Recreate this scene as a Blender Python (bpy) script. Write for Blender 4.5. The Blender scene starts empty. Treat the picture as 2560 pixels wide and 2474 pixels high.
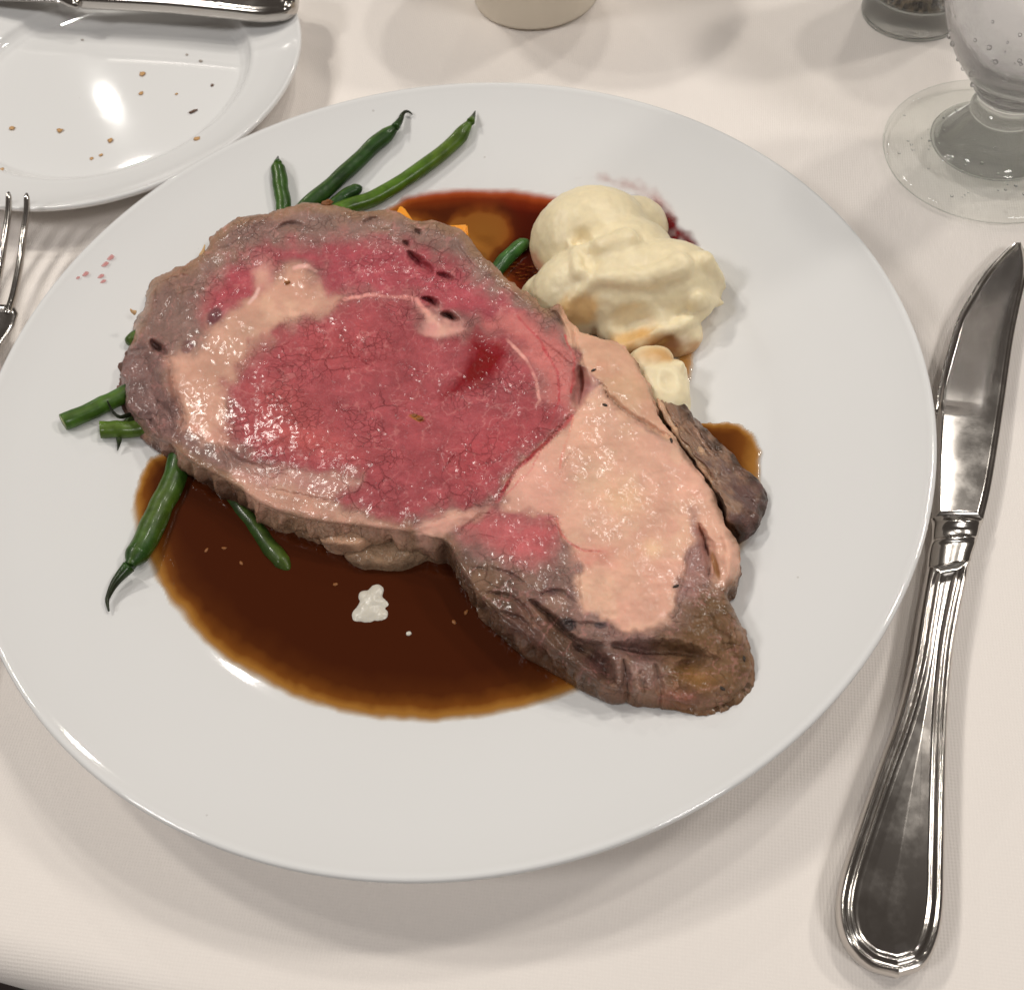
import bpy, bmesh, math, random
import numpy as np
from mathutils import Matrix, Vector

random.seed(7); np.random.seed(7)
SC = bpy.context.scene
COL = SC.collection

# ------------------------------------------------------------------ camera
CP = np.array([0.01623095, -0.19441642, 0.26693748]); PITCH = 0.55959835; ROLL = -0.14047585
PW, PH = 2560.0, 2474.0
_cp, _sp, _cr, _sr = math.cos(PITCH), math.sin(PITCH), math.cos(ROLL), math.sin(ROLL)
RM = np.array([[1,0,0],[0,_cp,-_sp],[0,_sp,_cp]]) @ np.array([[_cr,-_sr,0],[_sr,_cr,0],[0,0,1]])
cam = bpy.data.cameras.new('camera'); co = bpy.data.objects.new('camera', cam); COL.objects.link(co)
M4 = Matrix([list(RM[i]) + [CP[i]] for i in range(3)] + [[0,0,0,1]])
co.matrix_world = M4
cam.sensor_width = 36; cam.lens = 36; cam.clip_start = .01; cam.clip_end = 20
cam.dof.use_dof = True; cam.dof.focus_distance = .305; cam.dof.aperture_fstop = 24
SC.camera = co

# ------------------------------------------------------------------ world, lamps, exposure
w = bpy.data.worlds.new('World'); SC.world = w; w.use_nodes = True
w.node_tree.nodes['Background'].inputs[0].default_value = (.078,.067,.059,1)
w.node_tree.nodes['Background'].inputs[1].default_value = 1.0
def lamp(name, pos, tgt, size, power, col):
    l = bpy.data.lights.new(name, 'AREA'); l.shape = 'DISK'; l.size = size; l.energy = power; l.color = col
    o = bpy.data.objects.new(name, l); COL.objects.link(o); o.location = pos
    o.rotation_euler = (Vector(tgt) - Vector(pos)).to_track_quat('-Z', 'Y').to_euler()
    return o
lamp('ceiling_or_fill_lamp', (-.80,.80,1.45), (0,0,0), .15, 6.8, (1,.95,.87))
lamp('ceiling_or_fill_lamp', (1.25,.30,1.20), (0,0,0), .15, 5.0, (1,.94,.86))
lamp('ceiling_or_fill_lamp', (-.598,1.447,.871), (0,.05,0), .022, 1.0, (1,.96,.90))
lamp('ceiling_or_fill_lamp', (.60,.85,1.50), (0,.05,0), .11, 4.0, (1,.95,.88))
lamp('ceiling_or_fill_lamp', (-1.0,.60,1.50), (0,.05,0), .11, 3.0, (1,.95,.88))
lamp('ceiling_or_fill_lamp', (.85,.50,1.65), (0,.05,0), .11, 4.0, (1,.95,.88))
lamp('ceiling_or_fill_lamp', (.10,1.95,1.50), (0,.05,0), .06, 1.8, (1,.95,.88))
lamp('ceiling_or_fill_lamp', (-1.3,-.4,1.5), (0,0,0), .35, 8.6, (1,.975,.95))  # fill light added at front left to lift the shadows, no lamp seen there
lamp('ceiling_or_fill_lamp', (.8,-1.1,1.6), (0,0,0), .40, 9.6, (1,.975,.95))  # second added fill, unseen behind the camera, brightens the shaded sides
SC.view_settings.view_transform = 'Standard'; SC.view_settings.look = 'None'
SC.view_settings.exposure = -0.02; SC.view_settings.gamma = 1.0
SC.render.engine = 'CYCLES'
SC.cycles.use_denoising = True
SC.cycles.max_bounces = 10; SC.cycles.transparent_max_bounces = 12
SC.cycles.sample_clamp_indirect = 4.0

# ------------------------------------------------------------------ helpers
def U(px, py, z):
    """photo pixel + height above the table -> point"""
    px = np.asarray(px, float); py = np.asarray(py, float); z = np.asarray(z, float)
    px, py, z = np.broadcast_arrays(px, py, z)
    d = np.stack([(px-PW/2)/PW, -(py-PH/2)/PW, -np.ones_like(px)], -1) @ RM.T
    t = (z - CP[2]) / d[...,2]
    return CP + d * t[...,None]
def sstep(a, b, x):
    t = np.clip((x-a)/(b-a), 0, 1); return t*t*(3-2*t)
def lin(c):
    c = np.asarray(c, float)/255.
    return np.where(c <= .04045, c/12.92, ((c+.055)/1.055)**2.4)
def A(r, g, b, k=.80):
    return np.clip(lin((r,g,b))/k, 0, .9)
def _h(i, j, k):
    n = (i*374761393 + j*668265263 + k*1440662683) & 0xffffffff
    n = ((n ^ (n >> 13)) * 1274126177) & 0xffffffff
    return ((n ^ (n >> 16)) & 0xffff) / 32767.5 - 1.
def vnoise(P):
    P = np.asarray(P, float)
    i = np.floor(P).astype(np.int64); f = P - i; f = f*f*f*(f*(f*6-15)+10)
    x, y, z = i[...,0], i[...,1], i[...,2]; u, v, ww = f[...,0], f[...,1], f[...,2]
    def L(a, b, t): return a + (b-a)*t
    return L(L(L(_h(x,y,z),_h(x+1,y,z),u), L(_h(x,y+1,z),_h(x+1,y+1,z),u), v),
             L(L(_h(x,y,z+1),_h(x+1,y,z+1),u), L(_h(x,y+1,z+1),_h(x+1,y+1,z+1),u), v), ww)
def fbm(P, s, o=3, seed=0.):
    P = np.asarray(P, float)*s + seed*17.31
    r = 0; a = 1.; t = 0
    for k in range(o):
        r = r + a*vnoise(P); t += a; a *= .5; P = P*2.03 + 11.7
    return r/t
def p3(px, py): return np.stack([px, py, np.zeros_like(px)], -1)
def catmull(pts, n, closed=False):
    pts = np.asarray(pts, float)
    if closed: q = np.vstack([pts[-1:], pts, pts[:2]])
    else: q = np.vstack([2*pts[0]-pts[1], pts, 2*pts[-1]-pts[-2]])
    out = []
    for i in range(1, len(q)-2):
        t = np.linspace(0, 1, 24, endpoint=False)[:,None]
        a, b, c, d = q[i-1], q[i], q[i+1], q[i+2]
        out.append(.5*((2*b) + (-a+c)*t + (2*a-5*b+4*c-d)*t*t + (-a+3*b-3*c+d)*t**3))
    out = np.vstack(out + ([q[-2][None]] if not closed else [out[0][:1]]))
    s = np.r_[0, np.cumsum(np.linalg.norm(np.diff(out, axis=0), axis=1))]
    u = np.linspace(0, s[-1], n, endpoint=not closed)
    return np.stack([np.interp(u, s, out[:,k]) for k in range(out.shape[1])], -1)
def seg_dist(P, pts, closed=False):
    pts = np.asarray(pts, float); m = len(pts)
    best = np.full(P.shape[:-1], 1e9)
    for i in range(m if closed else m-1):
        a = pts[i]; b = pts[(i+1) % m]; ab = b-a
        t = np.clip(((P-a)@ab)/(ab@ab+1e-12), 0, 1)
        d = P - a - t[...,None]*ab
        best = np.minimum(best, d[...,0]**2 + d[...,1]**2)
    return np.sqrt(best)
def sdf(P, poly):
    poly = np.asarray(poly, float); d = seg_dist(P, poly, True)
    ins = np.zeros(P.shape[:-1], bool); m = len(poly)
    for i in range(m):
        a = poly[i]; b = poly[(i+1) % m]
        if a[1] == b[1]: continue
        c = (a[1] > P[...,1]) != (b[1] > P[...,1])
        ins ^= c & (P[...,0] < (b[0]-a[0])*(P[...,1]-a[1])/(b[1]-a[1]) + a[0])
    return np.where(ins, -d, d)

MAT = {}
def mat(name, color=(.8,.8,.8), rough=.5, build=None, **kw):
    m = bpy.data.materials.new(name); m.use_nodes = True
    b = m.node_tree.nodes['Principled BSDF']
    b.inputs['Base Color'].default_value = (*[float(x) for x in color[:3]], 1); b.inputs['Roughness'].default_value = rough
    for k, v in kw.items(): b.inputs[k.replace('_', ' ')].default_value = v
    if build: build(m.node_tree.nodes, m.node_tree.links, b)
    MAT[name] = m
    return m
def N(nodes, typ, **kw):
    n = nodes.new(typ)
    for k, v in kw.items():
        if k in ('inputs',):
            for kk, vv in v.items(): n.inputs[kk].default_value = vv
        else: setattr(n, k, v)
    return n
def math_(nodes, links, op, a, b=None, clamp=False):
    n = nodes.new('ShaderNodeMath'); n.operation = op; n.use_clamp = clamp
    for i, x in enumerate((a, b)):
        if x is None: continue
        if isinstance(x, (int, float)): n.inputs[i].default_value = x
        else: links.new(x, n.inputs[i])
    return n.outputs[0]
def mixc(nodes, links, fac, a, b, typ='MIX'):
    n = nodes.new('ShaderNodeMix'); n.data_type = 'RGBA'; n.blend_type = typ
    for s, x in ((n.inputs[0], fac), (n.inputs[6], a), (n.inputs[7], b)):
        if isinstance(x, (int, float)): s.default_value = x
        elif isinstance(x, (tuple, list)): s.default_value = (*x[:3], 1)
        else: links.new(x, s)
    return n.outputs[2]

def tag(o, label=None, cat=None, group=None, kind=None):
    for k, v in (('label', label), ('category', cat), ('group', group), ('kind', kind)):
        if v: o[k] = v
    return o
def empty(name, loc=(0,0,0), parent=None):
    o = bpy.data.objects.new(name, None); COL.objects.link(o); o.location = loc; o.empty_display_size = .01
    return o
def mesh_np(name, V, F, material, parent=None, smooth=True, cols=None, attrs=None, up=False):
    V = np.asarray(V, np.float32); F = np.asarray(F, np.int32)
    c0 = V.mean(0); a_, b_, c_ = V[F[:,0]]-c0, V[F[:,1]]-c0, V[F[:,2]]-c0; d_ = V[F[:,-1]]-c0
    cr_ = np.cross(a_-c_, b_-d_)                      # keep normals outward (closed) or upward (open sheets)
    sgn = cr_[:,2].sum() if up else ((a_+b_+c_+d_)*cr_).sum()
    if sgn < 0: F = F[:, ::-1]
    me = bpy.data.meshes.new(name)
    me.vertices.add(len(V)); me.vertices.foreach_set('co', V.ravel())
    k = F.shape[1]
    me.loops.add(F.size); me.loops.foreach_set('vertex_index', F.ravel())
    me.polygons.add(len(F)); me.polygons.foreach_set('loop_start', np.arange(0, F.size, k, dtype=np.int32))
    me.polygons.foreach_set('loop_total', np.full(len(F), k, np.int32))
    me.polygons.foreach_set('use_smooth', np.full(len(F), smooth, bool))
    me.update(calc_edges=True); me.validate()
    if cols is not None:
        a = me.color_attributes.new('Col', 'FLOAT_COLOR', 'POINT')
        a.data.foreach_set('color', np.c_[cols, np.ones(len(cols))].astype(np.float32).ravel())
    for nm, arr in (attrs or {}).items():
        a = me.attributes.new(nm, 'FLOAT', 'POINT'); a.data.foreach_set('value', np.asarray(arr, np.float32))
    return mesh_obj(name, me, material, parent)
def mesh_obj(name, me, material, parent=None):
    if material is not None:
        me.materials.clear(); me.materials.append(material)
    o = bpy.data.objects.new(name, me); COL.objects.link(o)
    if parent is not None:
        o.parent = parent
        o.matrix_parent_inverse = Matrix.Translation(-Vector(parent.location)) if parent.type == 'EMPTY' else Matrix()
    return o
def grid_faces(n, m, closed_n=False, closed_m=False, off=0):
    i = np.arange(n if closed_n else n-1)[:,None]; j = np.arange(m if closed_m else m-1)[None]
    a = i*m + j; b = ((i+1) % n)*m + j; c = ((i+1) % n)*m + (j+1) % m; d = i*m + (j+1) % m
    return np.stack([a, b, c, d], -1).reshape(-1, 4) + off
def lathe(prof, seg=160, c=(0,0), n=0, z0=0):
    """prof (r,z) list, optionally resampled; returns V, F (outward if profile runs bottom->outside->top)"""
    p = np.asarray(prof, float)
    if n: p = catmull(p, n)
    a = np.linspace(0, 2*np.pi, seg, endpoint=False)
    V = np.stack([c[0] + p[:,0][None]*np.cos(a)[:,None], c[1] + p[:,0][None]*np.sin(a)[:,None],
                  np.broadcast_to(p[:,1][None]+z0, (seg, len(p)))], -1).reshape(-1, 3)
    return V, grid_faces(seg, len(p), closed_n=True)
def tube(path, rad, seg=18, squash=1.0, caps=True):
    """path (n,3), rad (n,) -> V, F"""
    path = np.asarray(path, float); n = len(path)
    T = np.gradient(path, axis=0); T /= np.linalg.norm(T, axis=1)[:,None] + 1e-12
    up = np.array([0,0,1.]); S = np.cross(T, up); S /= np.linalg.norm(S, axis=1)[:,None] + 1e-9; B = np.cross(S, T)
    a = np.linspace(0, 2*np.pi, seg, endpoint=False)
    V = path[:,None] + rad[:,None,None]*(np.cos(a)[None,:,None]*S[:,None] + squash*np.sin(a)[None,:,None]*B[:,None])
    if caps:                                  # close both ends with a collapsed ring each
        V = np.concatenate([path[None,:1] + (V[:1]-path[:1,None])*.02, V, path[None,-1:] + (V[-1:]-path[-1:,None])*.02]); n += 2
    return V.reshape(-1, 3), grid_faces(n, seg, closed_m=True)
def fixtri(F): return F
def blob(name, c, r, material, parent=None, amp=.15, freq=1.5, seed=0, sub=3, rot=0, cols=None):
    bm = bmesh.new(); bmesh.ops.create_icosphere(bm, subdivisions=sub, radius=1)
    P = np.array([v.co[:] for v in bm.verts]); d = 1 + amp*fbm(P, freq, 3, seed)
    Q = P*d[:,None]*np.asarray(r)[None]
    ca, sa = math.cos(rot), math.sin(rot)
    Q = np.stack([Q[:,0]*ca-Q[:,1]*sa, Q[:,0]*sa+Q[:,1]*ca, Q[:,2]], -1) + np.asarray(c)
    for v, q in zip(bm.verts, Q): v.co = q
    for f in bm.faces: f.smooth = True
    me = bpy.data.meshes.new(name); bm.to_mesh(me); bm.free()
    return mesh_obj(name, me, material, parent)

# ------------------------------------------------------------------ plate surface
PR = np.array([(0,.0060),(.068,.0060),(.078,.0063),(.086,.0070),(.092,.0079),(.098,.0091),(.103,.0108),(.108,.0124),(.120,.0160),(.132,.0199),(.1395,.0229),(.1418,.0240)])
PRF = catmull(PR, 500)
def zplate(x, y): return np.interp(np.hypot(x, y), PRF[:,0], PRF[:,1])
def on_plate(px, py, h):
    px = np.asarray(px, float); py = np.asarray(py, float)
    z = np.full(px.shape, .01)
    for _ in range(12):
        p = U(px, py, z); z = zplate(p[...,0], p[...,1]) + h
    return U(px, py, z)

# ------------------------------------------------------------------ materials
def m_cloth(n, l, b):
    tc = N(n, 'ShaderNodeTexCoord'); mp = N(n, 'ShaderNodeMapping'); mp.inputs['Rotation'].default_value = (0,0,math.radians(14))
    l.new(tc.outputs['Object'], mp.inputs[0])
    nz = N(n, 'ShaderNodeTexNoise', inputs={'Scale': 60., 'Detail': 3.}); l.new(mp.outputs[0], nz.inputs['Vector'])
    add = N(n, 'ShaderNodeVectorMath', operation='MULTIPLY_ADD'); l.new(nz.outputs['Color'], add.inputs[0]); add.inputs[1].default_value = (.0008,.0008,.0008); l.new(mp.outputs[0], add.inputs[2])
    w1 = N(n, 'ShaderNodeTexWave', bands_direction='X', inputs={'Scale': 370.}); l.new(add.outputs[0], w1.inputs[0])
    w2 = N(n, 'ShaderNodeTexWave', bands_direction='Y', inputs={'Scale': 370.}); l.new(add.outputs[0], w2.inputs[0])
    s = math_(n, l, 'ADD', math_(n, l, 'MULTIPLY', w1.outputs['Fac'], 1.0), math_(n, l, 'MULTIPLY', w2.outputs['Fac'], .6))
    nf = N(n, 'ShaderNodeTexNoise', inputs={'Scale': 1400., 'Detail': 2.}); l.new(mp.outputs[0], nf.inputs['Vector'])
    s = math_(n, l, 'ADD', s, math_(n, l, 'MULTIPLY', nf.outputs['Fac'], 1.2))
    bp = N(n, 'ShaderNodeBump', inputs={'Strength': .22, 'Distance': .00022}); l.new(s, bp.inputs['Height']); l.new(bp.outputs[0], b.inputs['Normal'])
    big = N(n, 'ShaderNodeTexNoise', inputs={'Scale': 9., 'Detail': 4.}); l.new(tc.outputs['Object'], big.inputs['Vector'])
    c = mixc(n, l, big.outputs['Fac'], (.835,.775,.725), (.87,.815,.77))
    c = mixc(n, l, math_(n, l, 'MULTIPLY', s, .05), c, (.66,.60,.55))
    l.new(c, b.inputs['Base Color'])
    b.inputs['Sheen Weight'].default_value = .15
mat('linen', rough=.85, build=m_cloth)
def m_porc(n, l, b):
    tc = N(n, 'ShaderNodeTexCoord')
    nz = N(n, 'ShaderNodeTexNoise', inputs={'Scale': 30., 'Detail': 4.}); l.new(tc.outputs['Object'], nz.inputs['Vector'])
    l.new(math_(n, l, 'ADD', math_(n, l, 'MULTIPLY', nz.outputs['Fac'], .05), .025), b.inputs['Roughness'])
    bp = N(n, 'ShaderNodeBump', inputs={'Strength': .015, 'Distance': .0006}); l.new(nz.outputs['Fac'], bp.inputs['Height']); l.new(bp.outputs[0], b.inputs['Normal'])
    vs = N(n, 'ShaderNodeTexVoronoi', inputs={'Scale': 45.}); l.new(tc.outputs['Object'], vs.inputs['Vector'])
    sp = math_(n, l, 'LESS_THAN', vs.outputs['Distance'], .022)
    big = N(n, 'ShaderNodeTexNoise', inputs={'Scale': 14., 'Detail': 5.}); l.new(tc.outputs['Object'], big.inputs['Vector'])
    c = mixc(n, l, big.outputs['Fac'], (.755,.752,.745), (.785,.782,.775))
    l.new(mixc(n, l, math_(n, l, 'MULTIPLY', sp, .35), c, (.35,.3,.27)), b.inputs['Base Color'])
mat('porcelain', (.75,.745,.735), .12, m_porc)
mat('ceramic_cream', (.74,.67,.56), .45)
def m_steel(n, l, b):
    tc = N(n, 'ShaderNodeTexCoord')
    nz = N(n, 'ShaderNodeTexNoise', inputs={'Scale': 90., 'Detail': 5., 'Roughness': .65}); l.new(tc.outputs['Object'], nz.inputs['Vector'])
    r = N(n, 'ShaderNodeMapRange', inputs={1: .45, 2: .72, 3: .14, 4: .22}); l.new(nz.outputs['Fac'], r.inputs[0]); l.new(r.outputs[0], b.inputs['Roughness'])
    nb = N(n, 'ShaderNodeTexNoise', inputs={'Scale': 55., 'Detail': 2.}); l.new(tc.outputs['Object'], nb.inputs['Vector'])
    bp = N(n, 'ShaderNodeBump', inputs={'Strength': .05, 'Distance': .0008}); l.new(nb.outputs['Fac'], bp.inputs['Height']); l.new(bp.outputs[0], b.inputs['Normal'])
mat('steel', (.54,.51,.48), .15, m_steel, Metallic=1.0)
def thin(share, tint):
    def f(n, l, b):
        out = [x for x in n if x.type == 'OUTPUT_MATERIAL'][0]
        tr = N(n, 'ShaderNodeBsdfTransparent'); tr.inputs[0].default_value = (*tint, 1)
        mx = N(n, 'ShaderNodeMixShader'); mx.inputs[0].default_value = share
        l.new(tr.outputs[0], mx.inputs[1]); l.new(b.outputs[0], mx.inputs[2]); l.new(mx.outputs[0], out.inputs[0])
    return f
mat('glass', (.97,.99,.98), .0, thin(.62, (.97,.985,.98)), IOR=1.5, Transmission_Weight=1.0)
def m_foot(n, l, b):
    out = [x for x in n if x.type == 'OUTPUT_MATERIAL'][0]
    lw0 = N(n, 'ShaderNodeLayerWeight', inputs={'Blend': .5}); lw = math_(n, l, 'ADD', math_(n, l, 'MULTIPLY', math_(n, l, 'POWER', lw0.outputs['Facing'], 5.), .95), .04); gl = N(n, 'ShaderNodeBsdfGlossy'); gl.inputs['Roughness'].default_value = .02
    fc = N(n, 'ShaderNodeLayerWeight', inputs={'Blend': .35})
    tc_ = mixc(n, l, math_(n, l, 'POWER', fc.outputs['Facing'], 2.2), (.99,.995,.99), (.80,.85,.82))
    tr = N(n, 'ShaderNodeBsdfTransparent'); l.new(tc_, tr.inputs[0])
    mx = N(n, 'ShaderNodeMixShader'); l.new(lw, mx.inputs[0]); l.new(tr.outputs[0], mx.inputs[1]); l.new(gl.outputs[0], mx.inputs[2]); l.new(mx.outputs[0], out.inputs[0])
mat('glass_foot', build=m_foot)
def m_fog(n, l, b):
    tc = N(n, 'ShaderNodeTexCoord')
    nz = N(n, 'ShaderNodeTexNoise', inputs={'Scale': 220., 'Detail': 4.}); l.new(tc.outputs['Object'], nz.inputs['Vector'])
    r = N(n, 'ShaderNodeMapRange', inputs={1: .4, 2: .65, 3: .03, 4: .22}); l.new(nz.outputs['Fac'], r.inputs[0]); l.new(r.outputs[0], b.inputs['Roughness'])
    bp = N(n, 'ShaderNodeBump', inputs={'Strength': .12, 'Distance': .0006}); l.new(nz.outputs['Fac'], bp.inputs['Height']); l.new(bp.outputs[0], b.inputs['Normal'])
    thin(.8, (.93,.925,.935))(n, l, b)
mat('glass_condensation', (.96,.97,.98), .2, m_fog, IOR=1.45, Transmission_Weight=1.0)
mat('water', (.98,.99,1), .0, thin(.8, (.98,.98,.98)), IOR=1.33, Transmission_Weight=1.0)
mat('ice', (.96,.97,1), .12, IOR=1.31, Transmission_Weight=1.0)
def m_pepper(n, l, b):
    tc = N(n, 'ShaderNodeTexCoord')
    v = N(n, 'ShaderNodeTexVoronoi', inputs={'Scale': 750.}); l.new(tc.outputs['Object'], v.inputs['Vector'])
    r = N(n, 'ShaderNodeValToRGB'); l.new(v.outputs['Color'], r.inputs[0])
    e = r.color_ramp.elements; e[0].position = .3; e[0].color = (.02,.014,.01,1); e[1].position = .85; e[1].color = (.34,.25,.17,1)
    l.new(r.outputs[0], b.inputs['Base Color'])
    bp = N(n, 'ShaderNodeBump', inputs={'Strength': 1., 'Distance': .001}); l.new(v.outputs['Distance'], bp.inputs['Height']); l.new(bp.outputs[0], b.inputs['Normal'])
mat('ground_pepper', rough=.9, build=m_pepper)
mat('dark_floor', (.018,.009,.007), .8)

def m_meat(n, l, b):
    at = N(n, 'ShaderNodeAttribute', attribute_name='Col'); ln = N(n, 'ShaderNodeAttribute', attribute_name='lean')
    tc = N(n, 'ShaderNodeTexCoord'); P = tc.outputs['Object']
    wz = N(n, 'ShaderNodeTexNoise', inputs={'Scale': 110., 'Detail': 5.}); l.new(P, wz.inputs['Vector'])
    wp = N(n, 'ShaderNodeVectorMath', operation='MULTIPLY_ADD'); l.new(wz.outputs['Color'], wp.inputs[0]); wp.inputs[1].default_value = (.0075,.0075,.0075); l.new(P, wp.inputs[2])
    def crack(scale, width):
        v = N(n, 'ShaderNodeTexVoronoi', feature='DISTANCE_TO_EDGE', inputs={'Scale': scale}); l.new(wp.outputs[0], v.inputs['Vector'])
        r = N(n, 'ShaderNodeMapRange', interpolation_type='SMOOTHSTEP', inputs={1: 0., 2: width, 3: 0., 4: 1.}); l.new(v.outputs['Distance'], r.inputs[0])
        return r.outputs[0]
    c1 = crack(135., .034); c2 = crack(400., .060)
    pm = N(n, 'ShaderNodeTexNoise', inputs={'Scale': 55., 'Detail': 2.}); l.new(P, pm.inputs['Vector'])
    pr = N(n, 'ShaderNodeMapRange', inputs={1: .50, 2: .64, 3: 0., 4: 1.}); l.new(pm.outputs['Fac'], pr.inputs[0])
    pm2 = N(n, 'ShaderNodeTexNoise', inputs={'Scale': 90., 'Detail': 2.}); l.new(wp.outputs[0], pm2.inputs['Vector'])
    pr2 = N(n, 'ShaderNodeMapRange', inputs={1: .52, 2: .64, 3: 0., 4: 1.}); l.new(pm2.outputs['Fac'], pr2.inputs[0])
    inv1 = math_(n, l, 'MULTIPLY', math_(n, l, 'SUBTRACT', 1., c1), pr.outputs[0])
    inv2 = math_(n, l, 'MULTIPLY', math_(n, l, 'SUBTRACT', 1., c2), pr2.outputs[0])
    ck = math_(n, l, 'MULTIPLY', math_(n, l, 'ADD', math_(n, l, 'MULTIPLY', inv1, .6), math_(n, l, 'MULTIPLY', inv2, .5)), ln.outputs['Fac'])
    fine = N(n, 'ShaderNodeTexNoise', inputs={'Scale': 900., 'Detail': 3., 'Roughness': .6}); l.new(wp.outputs[0], fine.inputs['Vector'])
    med = N(n, 'ShaderNodeTexNoise', inputs={'Scale': 230., 'Detail': 4., 'Roughness': .6}); l.new(wp.outputs[0], med.inputs['Vector'])
    h = math_(n, l, 'ADD', math_(n, l, 'MULTIPLY', fine.outputs['Fac'], .32), math_(n, l, 'MULTIPLY', med.outputs['Fac'], .75))
    h = math_(n, l, 'MULTIPLY', h, math_(n, l, 'ADD', math_(n, l, 'MULTIPLY', ln.outputs['Fac'], .78), .22))
    h = math_(n, l, 'SUBTRACT', h, math_(n, l, 'MULTIPLY', ck, .6))
    bp = N(n, 'ShaderNodeBump', inputs={'Strength': .9, 'Distance': .0014}); l.new(h, bp.inputs['Height']); l.new(bp.outputs[0], b.inputs['Normal'])
    mr = N(n, 'ShaderNodeMapRange', inputs={1: .3, 2: .7, 3: .84, 4: 1.14}); l.new(med.outputs['Fac'], mr.inputs[0])
    c = mixc(n, l, math_(n, l, 'ADD', math_(n, l, 'MULTIPLY', ln.outputs['Fac'], .85), .15), at.outputs['Color'], mr.outputs[0], 'MULTIPLY')
    big = N(n, 'ShaderNodeTexNoise', inputs={'Scale': 70., 'Detail': 3.}); l.new(P, big.inputs['Vector'])
    br = N(n, 'ShaderNodeMapRange', inputs={1: .35, 2: .7, 3: 0., 4: .22}); l.new(big.outputs['Fac'], br.inputs[0])
    c = mixc(n, l, br.outputs[0], c, mixc(n, l, 1., c, (.95,.72,.66), 'MULTIPLY'))
    c = mixc(n, l, math_(n, l, 'MULTIPLY', ck, .14), c, mixc(n, l, 1., c, (.62,.45,.42), 'MULTIPLY'))  # shade of the fissures put into the colour as a faint dark tint
    l.new(c, b.inputs['Base Color'])
    rr = N(n, 'ShaderNodeMapRange', inputs={1: .35, 2: .65, 3: .26, 4: .50}); l.new(big.outputs['Fac'], rr.inputs[0]); l.new(rr.outputs[0], b.inputs['Roughness'])
    nb = N(n, 'ShaderNodeTexNoise', inputs={'Scale': 170., 'Detail': 1.}); l.new(wp.outputs[0], nb.inputs['Vector'])
    b2 = N(n, 'ShaderNodeBump', inputs={'Strength': .42, 'Distance': .0017}); l.new(nb.outputs['Fac'], b2.inputs['Height'])
    l.new(b2.outputs[0], b.inputs['Coat Normal'])
    wn = N(n, 'ShaderNodeTexNoise', inputs={'Scale': 38., 'Detail': 2.}); l.new(P, wn.inputs['Vector'])
    wr = N(n, 'ShaderNodeMapRange', inputs={1: .36, 2: .64, 3: .08, 4: .62}); l.new(wn.outputs['Fac'], wr.inputs[0]); l.new(wr.outputs[0], b.inputs['Coat Weight'])
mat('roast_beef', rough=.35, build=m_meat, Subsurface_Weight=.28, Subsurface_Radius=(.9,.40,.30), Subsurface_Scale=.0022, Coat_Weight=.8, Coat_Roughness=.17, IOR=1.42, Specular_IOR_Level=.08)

def m_gravy(n, l, b):
    dp = N(n, 'ShaderNodeAttribute', attribute_name='depth'); rd = N(n, 'ShaderNodeAttribute', attribute_name='red')
    tc = N(n, 'ShaderNodeTexCoord')
    r = N(n, 'ShaderNodeValToRGB'); l.new(dp.outputs['Fac'], r.inputs[0])
    cr = r.color_ramp; cr.elements[0].position = 0; cr.elements[0].color = (.62,.40,.16,1)
    cr.elements[1].position = 1; cr.elements[1].color = (.055,.0112,.0030,1)
    for p, c in ((.22,(.42,.19,.035,1)),(.45,(.17,.052,.008,1)),(.68,(.080,.0190,.0040,1))):
        e = cr.elements.new(p); e.color = c
    c = mixc(n, l, rd.outputs['Fac'], r.outputs[0], mixc(n, l, 1., r.outputs[0], (.95,.36,.42), 'MULTIPLY'))
    l.new(c, b.inputs['Base Color'])
    a = N(n, 'ShaderNodeMapRange', inputs={1: 0., 2: .30, 3: .0, 4: 1.}); l.new(dp.outputs['Fac'], a.inputs[0]); l.new(a.outputs[0], b.inputs['Alpha'])
    v = N(n, 'ShaderNodeTexVoronoi', inputs={'Scale': 900.}); l.new(tc.outputs['Object'], v.inputs['Vector'])
    vr = N(n, 'ShaderNodeMapRange', inputs={1: 0., 2: .28, 3: 1., 4: 0.}); l.new(v.outputs['Distance'], vr.inputs[0])
    pn = N(n, 'ShaderNodeTexNoise', inputs={'Scale': 25., 'Detail': 2.}); l.new(tc.outputs['Object'], pn.inputs['Vector'])
    pr = N(n, 'ShaderNodeMapRange', inputs={1: .45, 2: .65, 3: 0., 4: 1.}); l.new(pn.outputs['Fac'], pr.inputs[0])
    hh = math_(n, l, 'MULTIPLY', vr.outputs[0], pr.outputs[0])
    bp = N(n, 'ShaderNodeBump', inputs={'Strength': .04, 'Distance': .0003}); l.new(hh, bp.inputs['Height']); l.new(bp.outputs[0], b.inputs['Normal'])
mat('gravy', rough=.04, build=m_gravy, IOR=1.38)

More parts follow.
